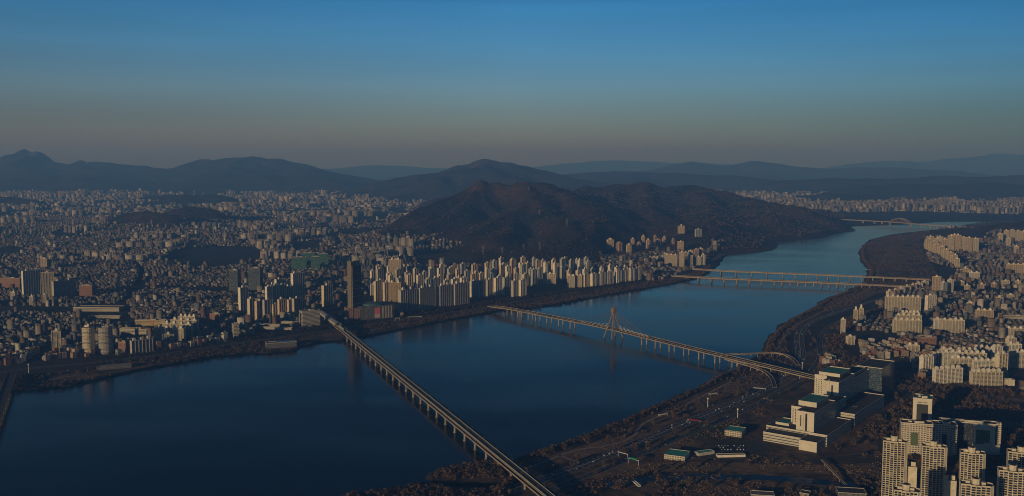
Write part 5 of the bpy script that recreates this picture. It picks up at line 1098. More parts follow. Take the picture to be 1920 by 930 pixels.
# power pylons on the hill
def power_pylon(px, by, ty, label):
    x, y, z0 = HIT(px, by)
    H = min(48, max(30, ZAT(x, y, ty) - z0)); root = empty('power_pylon', (x, y, z0 - 1)); tag(root, label, 'power pylon', 'power pylons at the foot of the hill')
    mb = MB()
    for i, j in ((-1, -1), (1, -1), (1, 1), (-1, 1)): mb.bar((i * 5, j * 5, 0), (i * .8, j * .8, H), .8)
    for k in range(6):
        t = k / 6; r0 = 5 + (.8 - 5) * t; r1 = 5 + (.8 - 5) * (t + 1/6)
        for (a, b) in (((-1, -1), (1, -1)), ((1, -1), (1, 1)), ((1, 1), (-1, 1)), ((-1, 1), (-1, -1))): mb.bar((a[0]*r0, a[1]*r0, H*t), (b[0]*r1, b[1]*r1, H*(t + 1/6)), .4)
    mb.build('lattice', ['steel'], root)
    for q in (.68, .8, .92): mb = MB(); mb.bar((-8, 0, H * q), (8, 0, H * q), .8); mb.build('arm', ['steel'], root)
for i, (px, by, ty) in enumerate([(906, 478, 460), (941, 478, 463), (982, 470, 457), (1012, 470, 452), (1063, 424, 409), (1011, 405, 394), (1241, 375, 368), (991, 367, 361)]): power_pylon(px, by, ty, '%s power pylon, counting up the slope, on the wooded hill' % ORD[i])
# ---------------------------------------------------------------- the city of low houses
REDW = [(.0, (.21, .195, .17)), (.2, (.15, .09, .065)), (.38, (.32, .29, .24)), (.52, (.11, .11, .11)), (.70, (.52, .49, .44)), (.79, (.19, .14, .11)), (.9, (.14, .16, .17))]
facade('house_wall', (.4, .35, .3), bay=3.6, floor=3.0, wx=.4, wz=.4, random_wall=REDW); facade('far_wall', (.4, .38, .34), bay=5, floor=3.0, wx=.5, wz=.45, random_wall=[(0, (.27, .25, .22)), (.3, (.36, .34, .30)), (.5, (.17, .15, .135)), (.72, (.50, .47, .42)), (.84, (.12, .12, .125))])
mroof = bpy.data.materials.new('house_roof'); mroof.use_nodes = True; MATS['house_roof'] = mroof; n = mroof.node_tree; g = n.nodes.new('ShaderNodeNewGeometry'); wn = n.nodes.new('ShaderNodeTexWhiteNoise'); wn.noise_dimensions = '1D'
n.links.new(g.outputs['Random Per Island'], wn.inputs['W']); rr_ = n.nodes.new('ShaderNodeValToRGB'); rr_.color_ramp.interpolation = 'CONSTANT'
ramp(rr_, [(0, (.10, .10, .095)), (.3, (.04, .11, .07)), (.5, (.15, .14, .12)), (.68, (.07, .055, .045)), (.86, (.24, .22, .18)), (.93, (.05, .10, .16))]); n.links.new(wn.outputs['Value'], rr_.inputs[0]); n.links.new(rr_.outputs[0], n.nodes['Principled BSDF'].inputs['Base Color']); n.nodes['Principled BSDF'].inputs['Roughness'].default_value = .85
def lattice(x0, x1, y0, y1, step, ang, lots=(6, 2), street=7, skip=.1, seed=0):
    """house lots in blocks between streets"""
    r = np.random.default_rng(seed); cx, cy = (x0 + x1) / 2, (y0 + y1) / 2; Rr = hypot(x1 - x0, y1 - y0) / 2
    n = int(Rr / step) + 1; i, j = np.meshgrid(np.arange(-n, n + 1), np.arange(-n, n + 1)); i = i.ravel(); j = j.ravel()
    u = i * step + np.floor(i / lots[0]) * street; v = j * step * 1.02 + np.floor(j / lots[1]) * street
    # streets drift a little
    u = u + (fbm(u * .002, v * .002, 2, seed) - .5) * 160; v = v + (fbm(u * .002 + 9, v * .002, 2, seed + 4) - .5) * 160
    u = u - np.mean(u); v = v - np.mean(v)
    k = r.random(len(u)) > skip; u, v = u[k] + r.uniform(-1, 1, k.sum()) * step * .08, v[k] + r.uniform(-1, 1, k.sum()) * step * .08
    c, s = cos(ang), sin(ang); x = cx + u * c - v * s; y = cy + u * s + v * c
    k = (x > x0) & (x < x1) & (y > y0) & (y < y1); return x[k], y[k]
DC = np.array([(rng.uniform(-4500, 3500), rng.uniform(1500, 9000)) for _ in range(60)]); DA = rng.choice([-.5, -.25, -.1, .12, .3, .6, .85], 60)
def district(x, y): return np.argmin((x[:, None] - DC[None, :, 0]) ** 2 + (y[:, None] - DC[None, :, 1]) ** 2, 1)
def seen(x, y, z=8): px, py = PX(x, y, z); return (px > -40) & (px < 1960) & (py < 990)
NOHOUSE = [[(1430, 445), (1500, 408), (1540, 399), (1700, 396), (1800, 399), (2000, 404), (2000, 420), (1600, 424)], [(1060, 470), (1140, 440), (1270, 432), (1330, 436), (1335, 470), (1290, 478), (1270, 470), (1150, 482), (1080, 480)],  # in photo pixels: parks, motorway strips, station quarter, school grounds, hospital and river park
    [(-60, 800), (-60, 690), (0, 686), (120, 672), (250, 664), (330, 655), (420, 640), (480, 624), (560, 612), (600, 603), (640, 606), (760, 593), (860, 579), (930, 566), (1010, 556), (1080, 546), (1150, 537), (1240, 524), (1300, 508), (1330, 480), (1380, 450), (1440, 435), (1560, 420), (1700, 416), (1700, 480), (1200, 700), (0, 860)],
    [(300, 492), (330, 468), (400, 461), (480, 462), (505, 478), (470, 497), (380, 503)], [(780, 498), (790, 474), (900, 466), (1120, 470), (1130, 496), (900, 497)],
    [(150, 600), (160, 570), (245, 570), (245, 600)], [(640, 604), (640, 552), (735, 552), (740, 602)], [(700, 590), (700, 500), (1200, 500), (1215, 530), (990, 560), (860, 580)],
    [(500, 1000), (560, 900), (900, 860), (1250, 780), (1500, 760), (1600, 1000)], [(-60, 470), (30, 462), (60, 470), (20, 480)], [(575, 615), (590, 575), (625, 575), (650, 612)],
    # south bank
    [(1600, 700), (1540, 660), (1540, 620), (1570, 590), (1640, 570), (1660, 590), (1600, 610), (1600, 640), (1640, 690)], [(1610, 440), (1700, 430), (1790, 430), (1835, 450), (1745, 446), (1730, 458), (1745, 490), (1790, 505), (1785, 520), (1700, 545), (1600, 590), (1560, 600), (1560, 660), (1400, 800), (1000, 960), (900, 960), (1300, 600)],
    [(1400, 700), (1700, 668), (1725, 712), (1960, 735), (1960, 990), (900, 990), (1200, 800)], [(1835, 452), (1860, 440), (1960, 425), (1960, 405), (1790, 425)]]
NH = [[G(*p, 4) for p in q] for q in NOHOUSE]
def free(x, y, margin=6):
    k = inside(x, y, NORTH) | inside(x, y, SOUTH)
    for q in NH: k &= ~inside(x, y, q)
    gz = ground_z(x, y); k &= gz < 42
    for a, b, r in PLACED: k &= (x - a) ** 2 + (y - b) ** 2 > (r + margin) ** 2
    return k, gz
def pick(step, x0, x1, y0, y1, skip, seed, **kw):
    X = []; Y = []; A_ = []
    for ai, a in enumerate(sorted(set(DA))):
        x, y = lattice(x0, x1, y0, y1, step, a, seed=seed + ai, skip=skip, **kw); d = district(x, y); k = DA[d] == a
        x, y = x[k], y[k]; k = seen(x, y); x, y = x[k], y[k]; X.append(x); Y.append(y); A_.append(np.full(len(x), a))
    x, y, a = map(np.concatenate, (X, Y, A_)); k, gz = free(x, y)
    # avenues, squares, school grounds and parks break the mass up
    u = x * .96 + y * .28 + (fbm(x * .0008, y * .0008, 2, 77) - .5) * 500; v = -x * .28 + y * .96 + (fbm(x * .0008, y * .0008, 2, 79) - .5) * 500
    gap = 11 + step * .22; k &= (np.abs((u % 520) - 260) < 260 - gap) & (np.abs((v % 610) - 305) < 305 - gap)
    k &= fbm(x * .0042, y * .0042, 3, 90) > .34; k &= fbm(x * .0009, y * .0009, 3, 95) > .30; return x[k], y[k], a[k], gz[k]
# near belt (1.3 to 4.6 km), middle belt, far belt
NEAR = pick(15.5, -3200, 3000, 1200, 4700, .10, 1)
MID = pick(18.5, -5200, 5000, 4700, 8600, .16, 2, street=10)
FARB = pick(38, -11000, 10500, 8600, 20500, .30, 3, street=30, lots=(5, 4))
H_IDX = None
def city(belt, name, wr, dr, hr, p_mid, hm, label, hut, hide=None, wall='house_wall', seed=5):
    r = np.random.default_rng(seed); x, y, a, gz = belt; n = len(x)
    w_ = r.uniform(*wr, n); d_ = r.uniform(*dr, n); h = r.choice(hr, n).astype(float) + r.uniform(0, 1, n)
    big = r.random(n) < p_mid * (.3 + 1.4 * vnoise(x * .0016, y * .0016, 8)); h = np.where(big, r.uniform(*hm, n), h); w_ = np.where(big, w_ * 1.5, w_)
    a = a + r.choice([0, pi / 2], n) + r.normal(0, .03, n); z0 = gz - 3
    if hide is not None: k = ~hide; x, y, a, w_, d_, h, z0 = (v[k] for v in (x, y, a, w_, d_, h, z0)); n = len(x)
    L = [boxes(x, y, z0, w_, d_, h + 3, a, np.zeros(n, int), 1)]
    k = r.random(n) < hut; m_ = k.sum(); L.append(boxes(x[k] + r.uniform(-2, 2, m_), y[k] + r.uniform(-2, 2, m_), z0[k] + h[k] + 3.003, w_[k] * .35, d_[k] * .4, np.full(m_, 2.6), a[k], np.zeros(m_, int), 1))
    V, Fq, M, U = cat_boxes(L); o = link(name, arrmesh(name, V, Fq, M, U, [wall, 'house_roof'])); tag(o, label, None, None, 'stuff'); return n
# the 300 houses that show largest become things of their own
x, y, a, gz = NEAR; px, py = PX(x, y, gz + 8); vis = (px > 4) & (px < 1916) & (py < 925) & (py > 0)
order = np.argsort(np.hypot(x, y) + np.where(vis, 0, 1e9)); HID = np.zeros(len(x), bool); CH = order[:300]; HID[CH] = True
city(NEAR, 'house_quarter', (9.5, 13.5), (8.5, 12), [5, 6, 8, 9, 9, 11, 12], .05, (16, 34), 'dense quarter of small low houses either side of the river', .55, HID)
city(MID, 'house_quarter', (10, 15.5), (9, 13.5), [6, 8, 9, 11, 12], .035, (16, 36), 'mass of low houses on the plain before the hills', .3, seed=6)
city(FARB, 'house_quarter', (18, 33), (15, 28), [8, 10, 12, 14], .12, (20, 42), 'hazy mass of city buildings far off on the plain', 0, None, 'far_wall', 7)
# distant estates: rows of tall blocks, too many to count
def estates(name, label, n_est, x0, x1, y0, y1, seed, L_=(30, 55), hh=(34, 60)):
    r = np.random.default_rng(seed); X = []; Y = []; A_ = []; Hh = []; Ls = []
    for _ in range(n_est):
        cx, cy = r.uniform(x0, x1), r.uniform(y0, y1) ; a = r.choice([-.45, -.2, 0, .2, .5]); rows, cols = r.integers(2, 5), r.integers(2, 7); H0 = r.uniform(*hh); Lb = r.uniform(*L_)
        for i in range(rows):
            for j in range(cols):
                if r.random() < .12: continue
                u = (j - cols / 2) * (Lb + 16); v = (i - rows / 2) * 62; X.append(cx + u * cos(a) - v * sin(a)); Y.append(cy + u * sin(a) + v * cos(a)); A_.append(a); Hh.append(H0 * r.uniform(.85, 1.12)); Ls.append(Lb)
    x, y, a, h, l = map(np.array, (X, Y, A_, Hh, Ls)); k = seen(x, y); x, y, a, h, l = (v[k] for v in (x, y, a, h, l)); k, gz = free(x, y, 10); k &= gz < 22
    x, y, a, h, l, gz = (v[k] for v in (x, y, a, h, l, gz)); n = len(x)
    L = [boxes(x, y, gz - 4, l, np.full(n, 12.), h + 4, a, np.zeros(n, int), 1)]
    for f in (-.3, .05, .33): L.append(boxes(x + l * f * np.cos(a), y + l * f * np.sin(a), gz + h + .003, np.full(n, 5.5), np.full(n, 5.5), np.full(n, 5.0), a, np.zeros(n, int), 1))
    V, Fq, M, U = cat_boxes(L); o = link(name, arrmesh(name, V, Fq, M, U, ['far_wall', 'flat_roof'])); tag(o, label, None, None, 'stuff'); return n
NE = [estates('distant_estate', 'estates of tall blocks scattered over the middle plain on the left', 40, -3200, 0, 4300, 7500, 21, (22, 40), (26, 52)),
      estates('distant_estate', 'hazy estates of tall blocks far off on the left plain', 230, -7500, 1200, 7500, 17500, 22),
      estates('distant_estate', 'pale estates of tall blocks beyond the river bend on the right', 210, 2600, 7200, 7900, 11500, 23, (22, 40), (40, 66)),
      estates('distant_estate', 'faint estates far behind the wooded hill', 90, 500, 9000, 11500, 17000, 24, (34, 60), (45, 70))]
# individual houses
mat('wall_brick', (.25, .125, .08), .9, noise=(.3, .15)); mat('wall_cream', (.46, .40, .31), .9, noise=(.3, .12)); mat('wall_grey', (.27, .26, .25), .9, noise=(.3, .12)); mat('wall_white', (.56, .53, .47), .9, noise=(.3, .1)); mat('wall_tan', (.34, .23, .15), .9, noise=(.3, .12))
mat('roof_green', (.06, .17, .11), .85, noise=(.3, .2)); mat('roof_grey', (.15, .15, .145), .9, noise=(.3, .2)); mat('roof_brown', (.10, .07, .055), .9, noise=(.3, .2)); mat('roof_blue', (.05, .10, .17), .8, noise=(.3, .2))
WN = {'brick': 'red brick', 'cream': 'cream', 'grey': 'grey', 'white': 'white', 'tan': 'tan'}
for k in WN: facade('win_' + k, {'brick': (.25, .125, .08), 'cream': (.46, .40, .31), 'grey': (.27, .26, .25), 'white': (.56, .53, .47), 'tan': (.34, .23, .15)}[k], bay=3.4, floor=3.0, wx=.42, wz=.42)
LM = [((1604, 603), 'near the twin pointed towers'), ((1692, 583), 'below the wide ten-bay slab'), ((1737, 650), 'around the red brick hall'), ((1786, 626), 'near the seven-bay slab'), ((1845, 599), 'near the tan slab on the right'), ((1902, 634), 'by the slab at the right edge'), ((1800, 690), 'beside the large estate'), ((1770, 555), 'by the end of the parallel bridges'), ((1640, 650), 'between motorway and estate'), ((1700, 624), 'near the staggered trio'),
      ((20, 640), 'in the left corner'), ((60, 600), 'left of the slim tower'), ((107, 660), 'around the slim sunlit tower'), ((180, 640), 'behind the round towers'), ((250, 600), 'behind the white school'), ((330, 585), 'behind the cream terrace'), ((420, 600), 'right of the cream terrace'), ((90, 560), 'below the tall pair on the left'), ((400, 560), 'below the gridded towers'), ((600, 560), 'near the railway station'), ((640, 540), 'left of the dark office tower'), ((1860, 560), 'in the brick quarter')]
LW = [(*G(*p, 4), t) for p, t in LM]
cnt = {}; PROTO = {}
keys = [(w_, f_, r_) for w_ in WN for f_ in (2, 3, 4, 5) for r_ in ('green', 'grey', 'brown', 'blue')]
hr = random.Random(5); FW = {2: 'two-storey', 3: 'three-storey', 4: 'four-storey', 5: 'five-storey'}
def house_proto(k):
    w_, f_, r_ = k; hgt = f_ * 2.9 + .6; W, D = (11.5, 10) if f_ < 4 else (13, 11); root = empty('low_house', (0, 0, 0))
    mb = MB(); mb.box(0, 0, -3, W, D, hgt + 3, 0, 0, 1); mb.build('wall', ['win_' + w_, 'roof_' + r_], root)
    mb = MB()
    for (cx, cy, a_, b_) in ((0, -D/2 + .1, W + .3, .35), (0, D/2 - .1, W + .3, .35), (-W/2 + .1, 0, .35, D - .5), (W/2 - .1, 0, .35, D - .5)): mb.box(cx, cy, hgt + .003, a_, b_, .9)
    mb.build('parapet', ['wall_' + w_], root)
    mb = MB(); mb.box(-W * .22, D * .15, hgt + .003, 3.6, 4.2, 2.6, 0, 0, 1); mb.build('stair_hut', ['wall_' + w_, 'roof_' + r_], root)
    if f_ > 2: mb = MB(); mb.tube((W * .3, 0, hgt + .003), (W * .3, 0, hgt + 1.9), 1.0, 1.0, 8); mb.build('water_tank', ['roof_blue'], root)
    remember(root); return root
for i in CH:
    hx, hy = x[i], y[i]; zone = min(range(len(LW)), key=lambda q: hypot(LW[q][0] - hx, LW[q][1] - hy)); used = cnt.setdefault(zone, [])
    avail = [k for k in keys if k not in used]
    if not avail: HID[i] = False; continue
    k = hr.choice(avail); used.append(k)
    if k not in PROTO: PROTO[k] = o = house_proto(k)
    else: o = copy_tree(PROTO[k])
    o.location = (hx, hy, float(gz[i])); o.rotation_euler = (0, 0, float(a[i]) + hr.choice([0, pi / 2]))
    tag(o, '%s %s house with a %s roof %s' % (FW[k[1]], WN[k[0]], k[2], LW[zone][2]), 'house', 'low houses nearest the camera')
print('houses', len(NEAR[0]), len(MID[0]), len(FARB[0]), 'estate', NE, 'zones', {LW[z][2]: len(v) for z, v in cnt.items()}, 'apts', len([o for o in bpy.data.objects if o.get('category') == 'apartment block']))
# ---------------------------------------------------------------- trees
mat('bark', (.05, .035, .025), .95)
def leafmat(name, a, b_, c):
    m = bpy.data.materials.new(name); m.use_nodes = True; MATS[name] = m; n = m.node_tree; g = n.nodes.new('ShaderNodeNewGeometry'); r = n.nodes.new('ShaderNodeValToRGB'); ramp(r, [(0, a), (.5, b_), (1, c)])
    n.links.new(g.outputs['Random Per Island'], r.inputs[0]); n.links.new(r.outputs[0], n.nodes['Principled BSDF'].inputs['Base Color']); n.nodes['Principled BSDF'].inputs['Roughness'].default_value = .9; n.nodes['Principled BSDF'].inputs['Specular IOR Level'].default_value = .1
leafmat('brown_twigs', (.045, .032, .02), (.10, .066, .038), (.16, .10, .055)); leafmat('dark_leaves', (.012, .015, .010), (.035, .026, .016), (.075, .046, .027))
def crowns(x, y, z, r, h, k=16, seed=0, leaf=.28):
    """k small leaf clumps in every crown"""
    g = np.random.default_rng(seed); n = len(x); u = g.normal(size=(n, k, 3)); u /= np.linalg.norm(u, axis=2, keepdims=True); rad = g.random((n, k, 1)) ** .4
    P = u * rad * np.stack([r, r, h * .5], -1)[:, None, :]; P[:, :, 0] += x[:, None]; P[:, :, 1] += y[:, None]; P[:, :, 2] += (z + h * .55)[:, None]
    a = g.normal(size=(n, k, 3)); a /= np.linalg.norm(a, axis=2, keepdims=True); b = np.cross(a, g.normal(size=(n, k, 3))); b /= np.linalg.norm(b, axis=2, keepdims=True)
    s = (r[:, None, None] * leaf) * g.uniform(.6, 1.3, (n, k, 1)); c = np.stack([P - a*s - b*s, P + a*s - b*s*.6, P + a*s*.7 + b*s, P - a*s*.8 + b*s*1.1], 2)
    return c.reshape(-1, 3), np.arange(n * k * 4).reshape(-1, 4)
def wood(name, x, y, z, r, h, label, m='brown_twigs', k=28, seed=0):
    V, Q = crowns(x, y, z, r, h, k, seed); o = link(name, arrmesh(name, V, Q, np.zeros(len(Q), int), None, [m])); tag(o, label, None, None, 'stuff'); return o
def fill(polypx, step, seed, thr=.35, sc_=.01):
    P = [G(*p, 4) for p in polypx]; xs = [p[0] for p in P]; ys = [p[1] for p in P]; g = np.random.default_rng(seed)
    n = int((max(xs) - min(xs)) * (max(ys) - min(ys)) / step ** 2); n = min(n, 60000); x = g.uniform(min(xs), max(xs), n); y = g.uniform(min(ys), max(ys), n); k = inside(x, y, P) & (fbm(x * sc_, y * sc_, 3, seed) > thr) & seen(x, y)
    return x[k], y[k]
def clear_of(x, y, lim=15):
    k = np.ones(len(x), bool)
    for p, w_ in ((MW1, lim + 1), (MW2, lim - 4), (MWN, lim)): d, _ = seg_dist(x, y, p[::3]); k &= d > w_
    for a, b, r in PLACED: k &= (x - a) ** 2 + (y - b) ** 2 > r ** 2
    return k
BANKS = [[(x_, y_) for x_, y_ in SOUTH_SHORE[7:64]] + [(1000, 882), (1060, 870), (1150, 840), (1250, 802), (1340, 768), (1420, 730), (1470, 702), (1485, 680), (1475, 650), (1480, 628), (1510, 602), (1560, 582), (1620, 560), (1700, 541), (1760, 522), (1745, 490), (1730, 470), (1725, 450), (1760, 436)],
         [(x_, y_) for x_, y_ in NORTH_SHORE[2:34]] + [(1330, 492), (1300, 508), (1250, 522), (1200, 532), (1100, 547), (990, 563), (930, 569), (860, 582), (790, 594), (700, 608), (640, 617), (560, 631), (480, 641), (400, 652), (300, 668), (200, 684), (120, 698), (0, 712)]]
g = np.random.default_rng(9); OC = 0
x1, y1 = fill(BANKS[0], 8, 31, .47); k = clear_of(x1, y1); x1, y1 = x1[k], y1[k]
pxx, _ = PX(x1, y1, 4)
wood('riverside_scrub', x1, y1, np.full(len(x1), 3.5), g.uniform(2, 4.2, len(x1)), g.uniform(3, 7, len(x1)), 'brown leafless scrub and small trees all over the right river bank')
x1, y1 = fill(BANKS[1], 9.5, 32, .42); k = clear_of(x1, y1); x1, y1 = x1[k], y1[k]
wood('riverside_scrub', x1, y1, np.full(len(x1), 3.5), g.uniform(2, 4, len(x1)), g.uniform(3, 7, len(x1)), 'reddish brown scrub along the far river bank')
leafmat('grass_blades', (.12, .085, .05), (.20, .135, .075), (.28, .19, .10))
for q_, sd, lb in ((BANKS[0], 131, 'dry brown grass standing on the right river bank'), ([(1000, 940), (1120, 900), (1250, 860), (1450, 848), (1540, 858), (1660, 868), (1690, 900), (1640, 930), (1100, 960)], 133, 'dry grass on the flats around the stream'), ([(1250, 835), (1330, 800), (1400, 770), (1440, 750), (1500, 715), (1440, 760), (1420, 800), (1340, 830)], 134, 'dry grass between motorway and car park')):
    xg, yg = fill(q_, 5.2, sd, .44, .02); kg = clear_of(xg, yg); xg, yg = xg[kg], yg[kg]; wood('grass', xg, yg, np.full(len(xg), 3.9), g.uniform(1.4, 2.6, len(xg)), g.uniform(.9, 1.8, len(xg)), lb, 'grass_blades', 5, sd)
# dense edge of trees right on the water
def edge(pts, seed, n, off=(2, 16)):
    gg = np.random.default_rng(seed); P = [G(*p, 4) for p in pts]; P = resample([(a, b, 0) for a, b in P], 4); X = []; Y = []
    for _ in range(n):
        i = gg.integers(0, len(P) - 1); (ux, uy), (vx, vy), _l = frame(P[i], P[i+1]); o = gg.uniform(*off); X.append(P[i][0] + vx * o); Y.append(P[i][1] + vy * o)
    return np.array(X), np.array(Y)
x1, y1 = edge(SOUTH_SHORE[12:63], 5, 2600, (-14, -2)); k = inside(x1, y1, SOUTH); x1, y1 = x1[k], y1[k]; wood('riverside_scrub', x1, y1, np.full(len(x1), 3.), g.uniform(2, 4.5, len(x1)), g.uniform(4, 9, len(x1)), 'band of bushes at the very edge of the right bank')
x1, y1 = fill([(812, 893), (830, 884), (870, 875), (930, 871), (960, 880), (940, 898), (870, 900), (820, 899)], 5.5, 41, .2); wood('island_wood', x1, y1, np.full(len(x1), 3.5), g.uniform(2.5, 4.5, len(x1)), g.uniform(6, 11, len(x1)), 'bare trees covering the spit of land beside the railway bridge', k=22)
x1, y1 = fill([(650, 930), (700, 926), (771, 914), (815, 912), (854, 923), (906, 921), (940, 915), (960, 930), (960, 950), (600, 960)], 6, 42, .3); wood('riverside_scrub', x1, y1, np.full(len(x1), 3.5), g.uniform(2.5, 4.5, len(x1)), g.uniform(5, 9, len(x1)), 'bushes along the bottom edge left of the railway bridge', k=20)
x1, y1 = fill([(1000, 935), (1120, 905), (1250, 862), (1450, 850), (1540, 860), (1700, 870), (1700, 900), (1800, 940), (1500, 960), (1100, 960)], 9, 43, .47); k = clear_of(x1, y1); wood('scrub', x1[k], y1[k], np.full(k.sum(), 3.5), g.uniform(2, 4, k.sum()), g.uniform(3, 6, k.sum()), 'low brown scrub on the flats below the hospital')
x1, y1 = fill([(1540, 700), (1640, 660), (1720, 700), (1900, 735), (1960, 740), (1960, 900), (1660, 860), (1560, 850), (1500, 800)], 10, 44, .47); k = clear_of(x1, y1); wood('park_wood', x1[k], y1[k], np.full(k.sum(), 3.5), g.uniform(3, 5, k.sum()), g.uniform(6, 10, k.sum()), 'dark bare park trees around the hospital and offices')
x1, y1 = fill([(1505, 610), (1545, 660), (1560, 700), (1510, 715), (1540, 640), (1550, 610), (1600, 590), (1700, 560), (1690, 575), (1600, 610), (1580, 660), (1600, 690), (1560, 690)], 10, 45, .3); k = clear_of(x1, y1); wood('park_wood', x1[k], y1[k], np.full(k.sum(), 3.5), g.uniform(3, 5, k.sum()), g.uniform(6, 10, k.sum()), 'belt of bare trees beside the motorway bend')
x1, y1 = fill(NOHOUSE[1], 13, 46, .2); wood('park_wood', x1, y1, np.full(len(x1), 3.5), g.uniform(4, 7, len(x1)), g.uniform(8, 13, len(x1)), 'large brown city park in the middle of the houses on the left', 'brown_twigs', 12)
x1, y1 = fill([(860, 500), (900, 466), (1000, 460), (1130, 462), (1240, 440), (1330, 440), (1340, 480), (1290, 492), (1130, 497)], 15, 47, .3); gz1 = ground_z(x1, y1); wood('hillfoot_wood', x1, y1, gz1 - .5, g.uniform(4, 7, len(x1)), g.uniform(8, 12, len(x1)), 'dark wood at the foot of the big hill', 'dark_leaves', 12)
x1, y1 = fill([(150, 690), (560, 632), (640, 618), (920, 578), (1200, 534), (1200, 526), (920, 566), (640, 604), (400, 640), (150, 675)], 14, 48, .3); k = clear_of(x1, y1); wood('roadside_trees', x1[k], y1[k], np.full(k.sum(), 3.5), g.uniform(3, 5, k.sum()), g.uniform(6, 10, k.sum()), 'roadside trees between the towers and the river road', 'dark_leaves', 14)
x1, y1 = fill([(1745, 452), (1835, 438), (1960, 424), (1960, 412), (1850, 416), (1740, 436)], 20, 49, .2); gz1 = ground_z(x1, y1); wood('park_wood', x1, y1, gz1 - .5, g.uniform(5, 8, len(x1)), g.uniform(8, 12, len(x1)), 'dark wooded ridge at the far right beyond the sunlit towers', 'dark_leaves', 12)
# woods over the big hill: uneven crowns that catch the light
def hillwood(H, n, seed, label, zmin=14):
    X, Y, Z = H[:3]; gg = np.random.default_rng(seed); ix = gg.integers(0, X.shape[1] - 1, n); iy = gg.integers(0, X.shape[0] - 1, n); fx, fy = gg.random(n), gg.random(n)
    z = Z[iy, ix] * (1-fx) * (1-fy) + Z[iy, ix+1] * fx * (1-fy) + Z[iy+1, ix] * (1-fx) * fy + Z[iy+1, ix+1] * fx * fy; x = X[iy, ix] + fx * (X[0, 1] - X[0, 0]); y = Y[iy, ix] + fy * (Y[1, 0] - Y[0, 0]); k = (z > zmin) & (fbm(x * .006, y * .006, 3, seed) > .34)
    x, y, z = x[k], y[k], z[k]; nn = len(x); wood('hill_wood', x, y, z - 2, gg.uniform(6, 11, nn), gg.uniform(9, 15, nn), label, 'dark_leaves' if seed % 2 else 'brown_twigs', 5, seed)
hillwood(HILLS[0], 26000, 61, 'woods covering the rocky hill above the far bank'); hillwood(HILLS[1], 26000, 62, 'woods covering the long hill beside the river bend'); hillwood(HILLS[0], 9000, 64, 'russet oaks mixed into the woods on the rocky hill')
for i, q in enumerate([2, 3, 5]): hillwood(HILLS[q], 6000, 71 + 2 * i, 'trees on a low wooded hill in the city plain, %s' % ('first', 'second', 'third')[i])
# trees one can tell apart
def tree_proto(seed, h, r):
    root = empty('bare_tree', (0, 0, 0)); rt = random.Random(seed); mb = MB(); mb.tube((0, 0, 0), (0, 0, h * .55), .28, .14, 6); tr = mb.build('trunk', ['bark'], root)
    mb = MB()
    for i in range(7): a = i * .9 + seed; z = h * (.3 + .07 * i); mb.tube((0, 0, z), (cos(a) * r * .7, sin(a) * r * .7, z + h * .22), .1, .03, 4)
    mb.build('limbs', ['bark'], tr); V, Q = crowns(np.array([0.]), np.array([0.]), np.array([h * .12]), np.array([r]), np.array([h]), 90, seed, .2)
    link('crown', arrmesh('crown', V, Q, np.zeros(len(Q), int), None, ['brown_twigs']), root); remember(root); return root
TP = [tree_proto(s, h, r) for s, h, r in ((1, 9, 3.6), (2, 11, 4.4), (3, 7, 3.0), (4, 12, 4.0))]; used_p = [False] * 4
spots = [(1393, 692), (1384, 697), (1373, 701), (1361, 706), (1352, 710), (1338, 718), (1327, 724), (1291, 741), (1244, 760), (1205, 780), (1043, 842), (1000, 905), (1150, 873), (1132, 878), (1116, 890), (1072, 876), (1082, 866), (1170, 850), (1160, 842), (1190, 846), (1410, 690), (1425, 683), (1436, 668), (1450, 652), (1470, 640), (1488, 622),
         (1530, 660), (1520, 650), (1548, 682), (1560, 690), (1575, 700), (1600, 680), (1590, 672), (1265, 815), (1290, 812), (1325, 800), (1240, 832), (1215, 846), (1420, 760), (1440, 752), (1460, 742), (1478, 735), (1400, 742), (1380, 745), (1350, 752), (1310, 768), (1280, 778), (1262, 786), (1225, 798), (1180, 815),
         (1140, 825), (1100, 832), (1060, 846), (1020, 858), (1640, 770), (1650, 790), (1660, 810), (1640, 820), (1625, 835), (1600, 838), (1610, 815), (1680, 750), (1690, 740), (1900, 745), (1880, 752), (1860, 748), (1910, 810), (1900, 830), (1880, 770), (1830, 742), (1800, 738), (1770, 736), (1440, 872), (1400, 876), (1350, 878), (1300, 880), (1260, 884), (1230, 888), (1180, 908), (1160, 920), (1250, 912), (1290, 915), (1330, 918), (1380, 914), (1450, 915), (1480, 920), (1540, 925), (1560, 922)]
def near_mark(px, py):
    M_ = [((1380, 700), 'at the water under the cable-stayed bridge'), ((1440, 660), 'inside the loop of the slip road'), ((1540, 670), 'beside the motorway bend'), ((1260, 760), 'on the open middle of the river bank'), ((1150, 870), 'by the motorway gantries'), ((1050, 850), 'on the bank right of the railway bridge'), ((1440, 745), 'between motorway and hospital'), ((1280, 805), 'on the verge of the motorway'),
          ((1620, 800), 'behind the hospital'), ((1880, 770), 'right of the green glass office'), ((1780, 738), 'below the large estate'), ((1350, 885), 'on the field below the car park'), ((1300, 918), 'below the stream at the bottom edge'), ((1520, 920), 'near the footbridge'), ((1590, 690), 'left of the hospital rear')]
    return min(M_, key=lambda m_: hypot(m_[0][0] - px, m_[0][1] - py))[1]
tc = {}; size = {0: 'middling', 1: 'large', 2: 'small', 3: 'tall'}
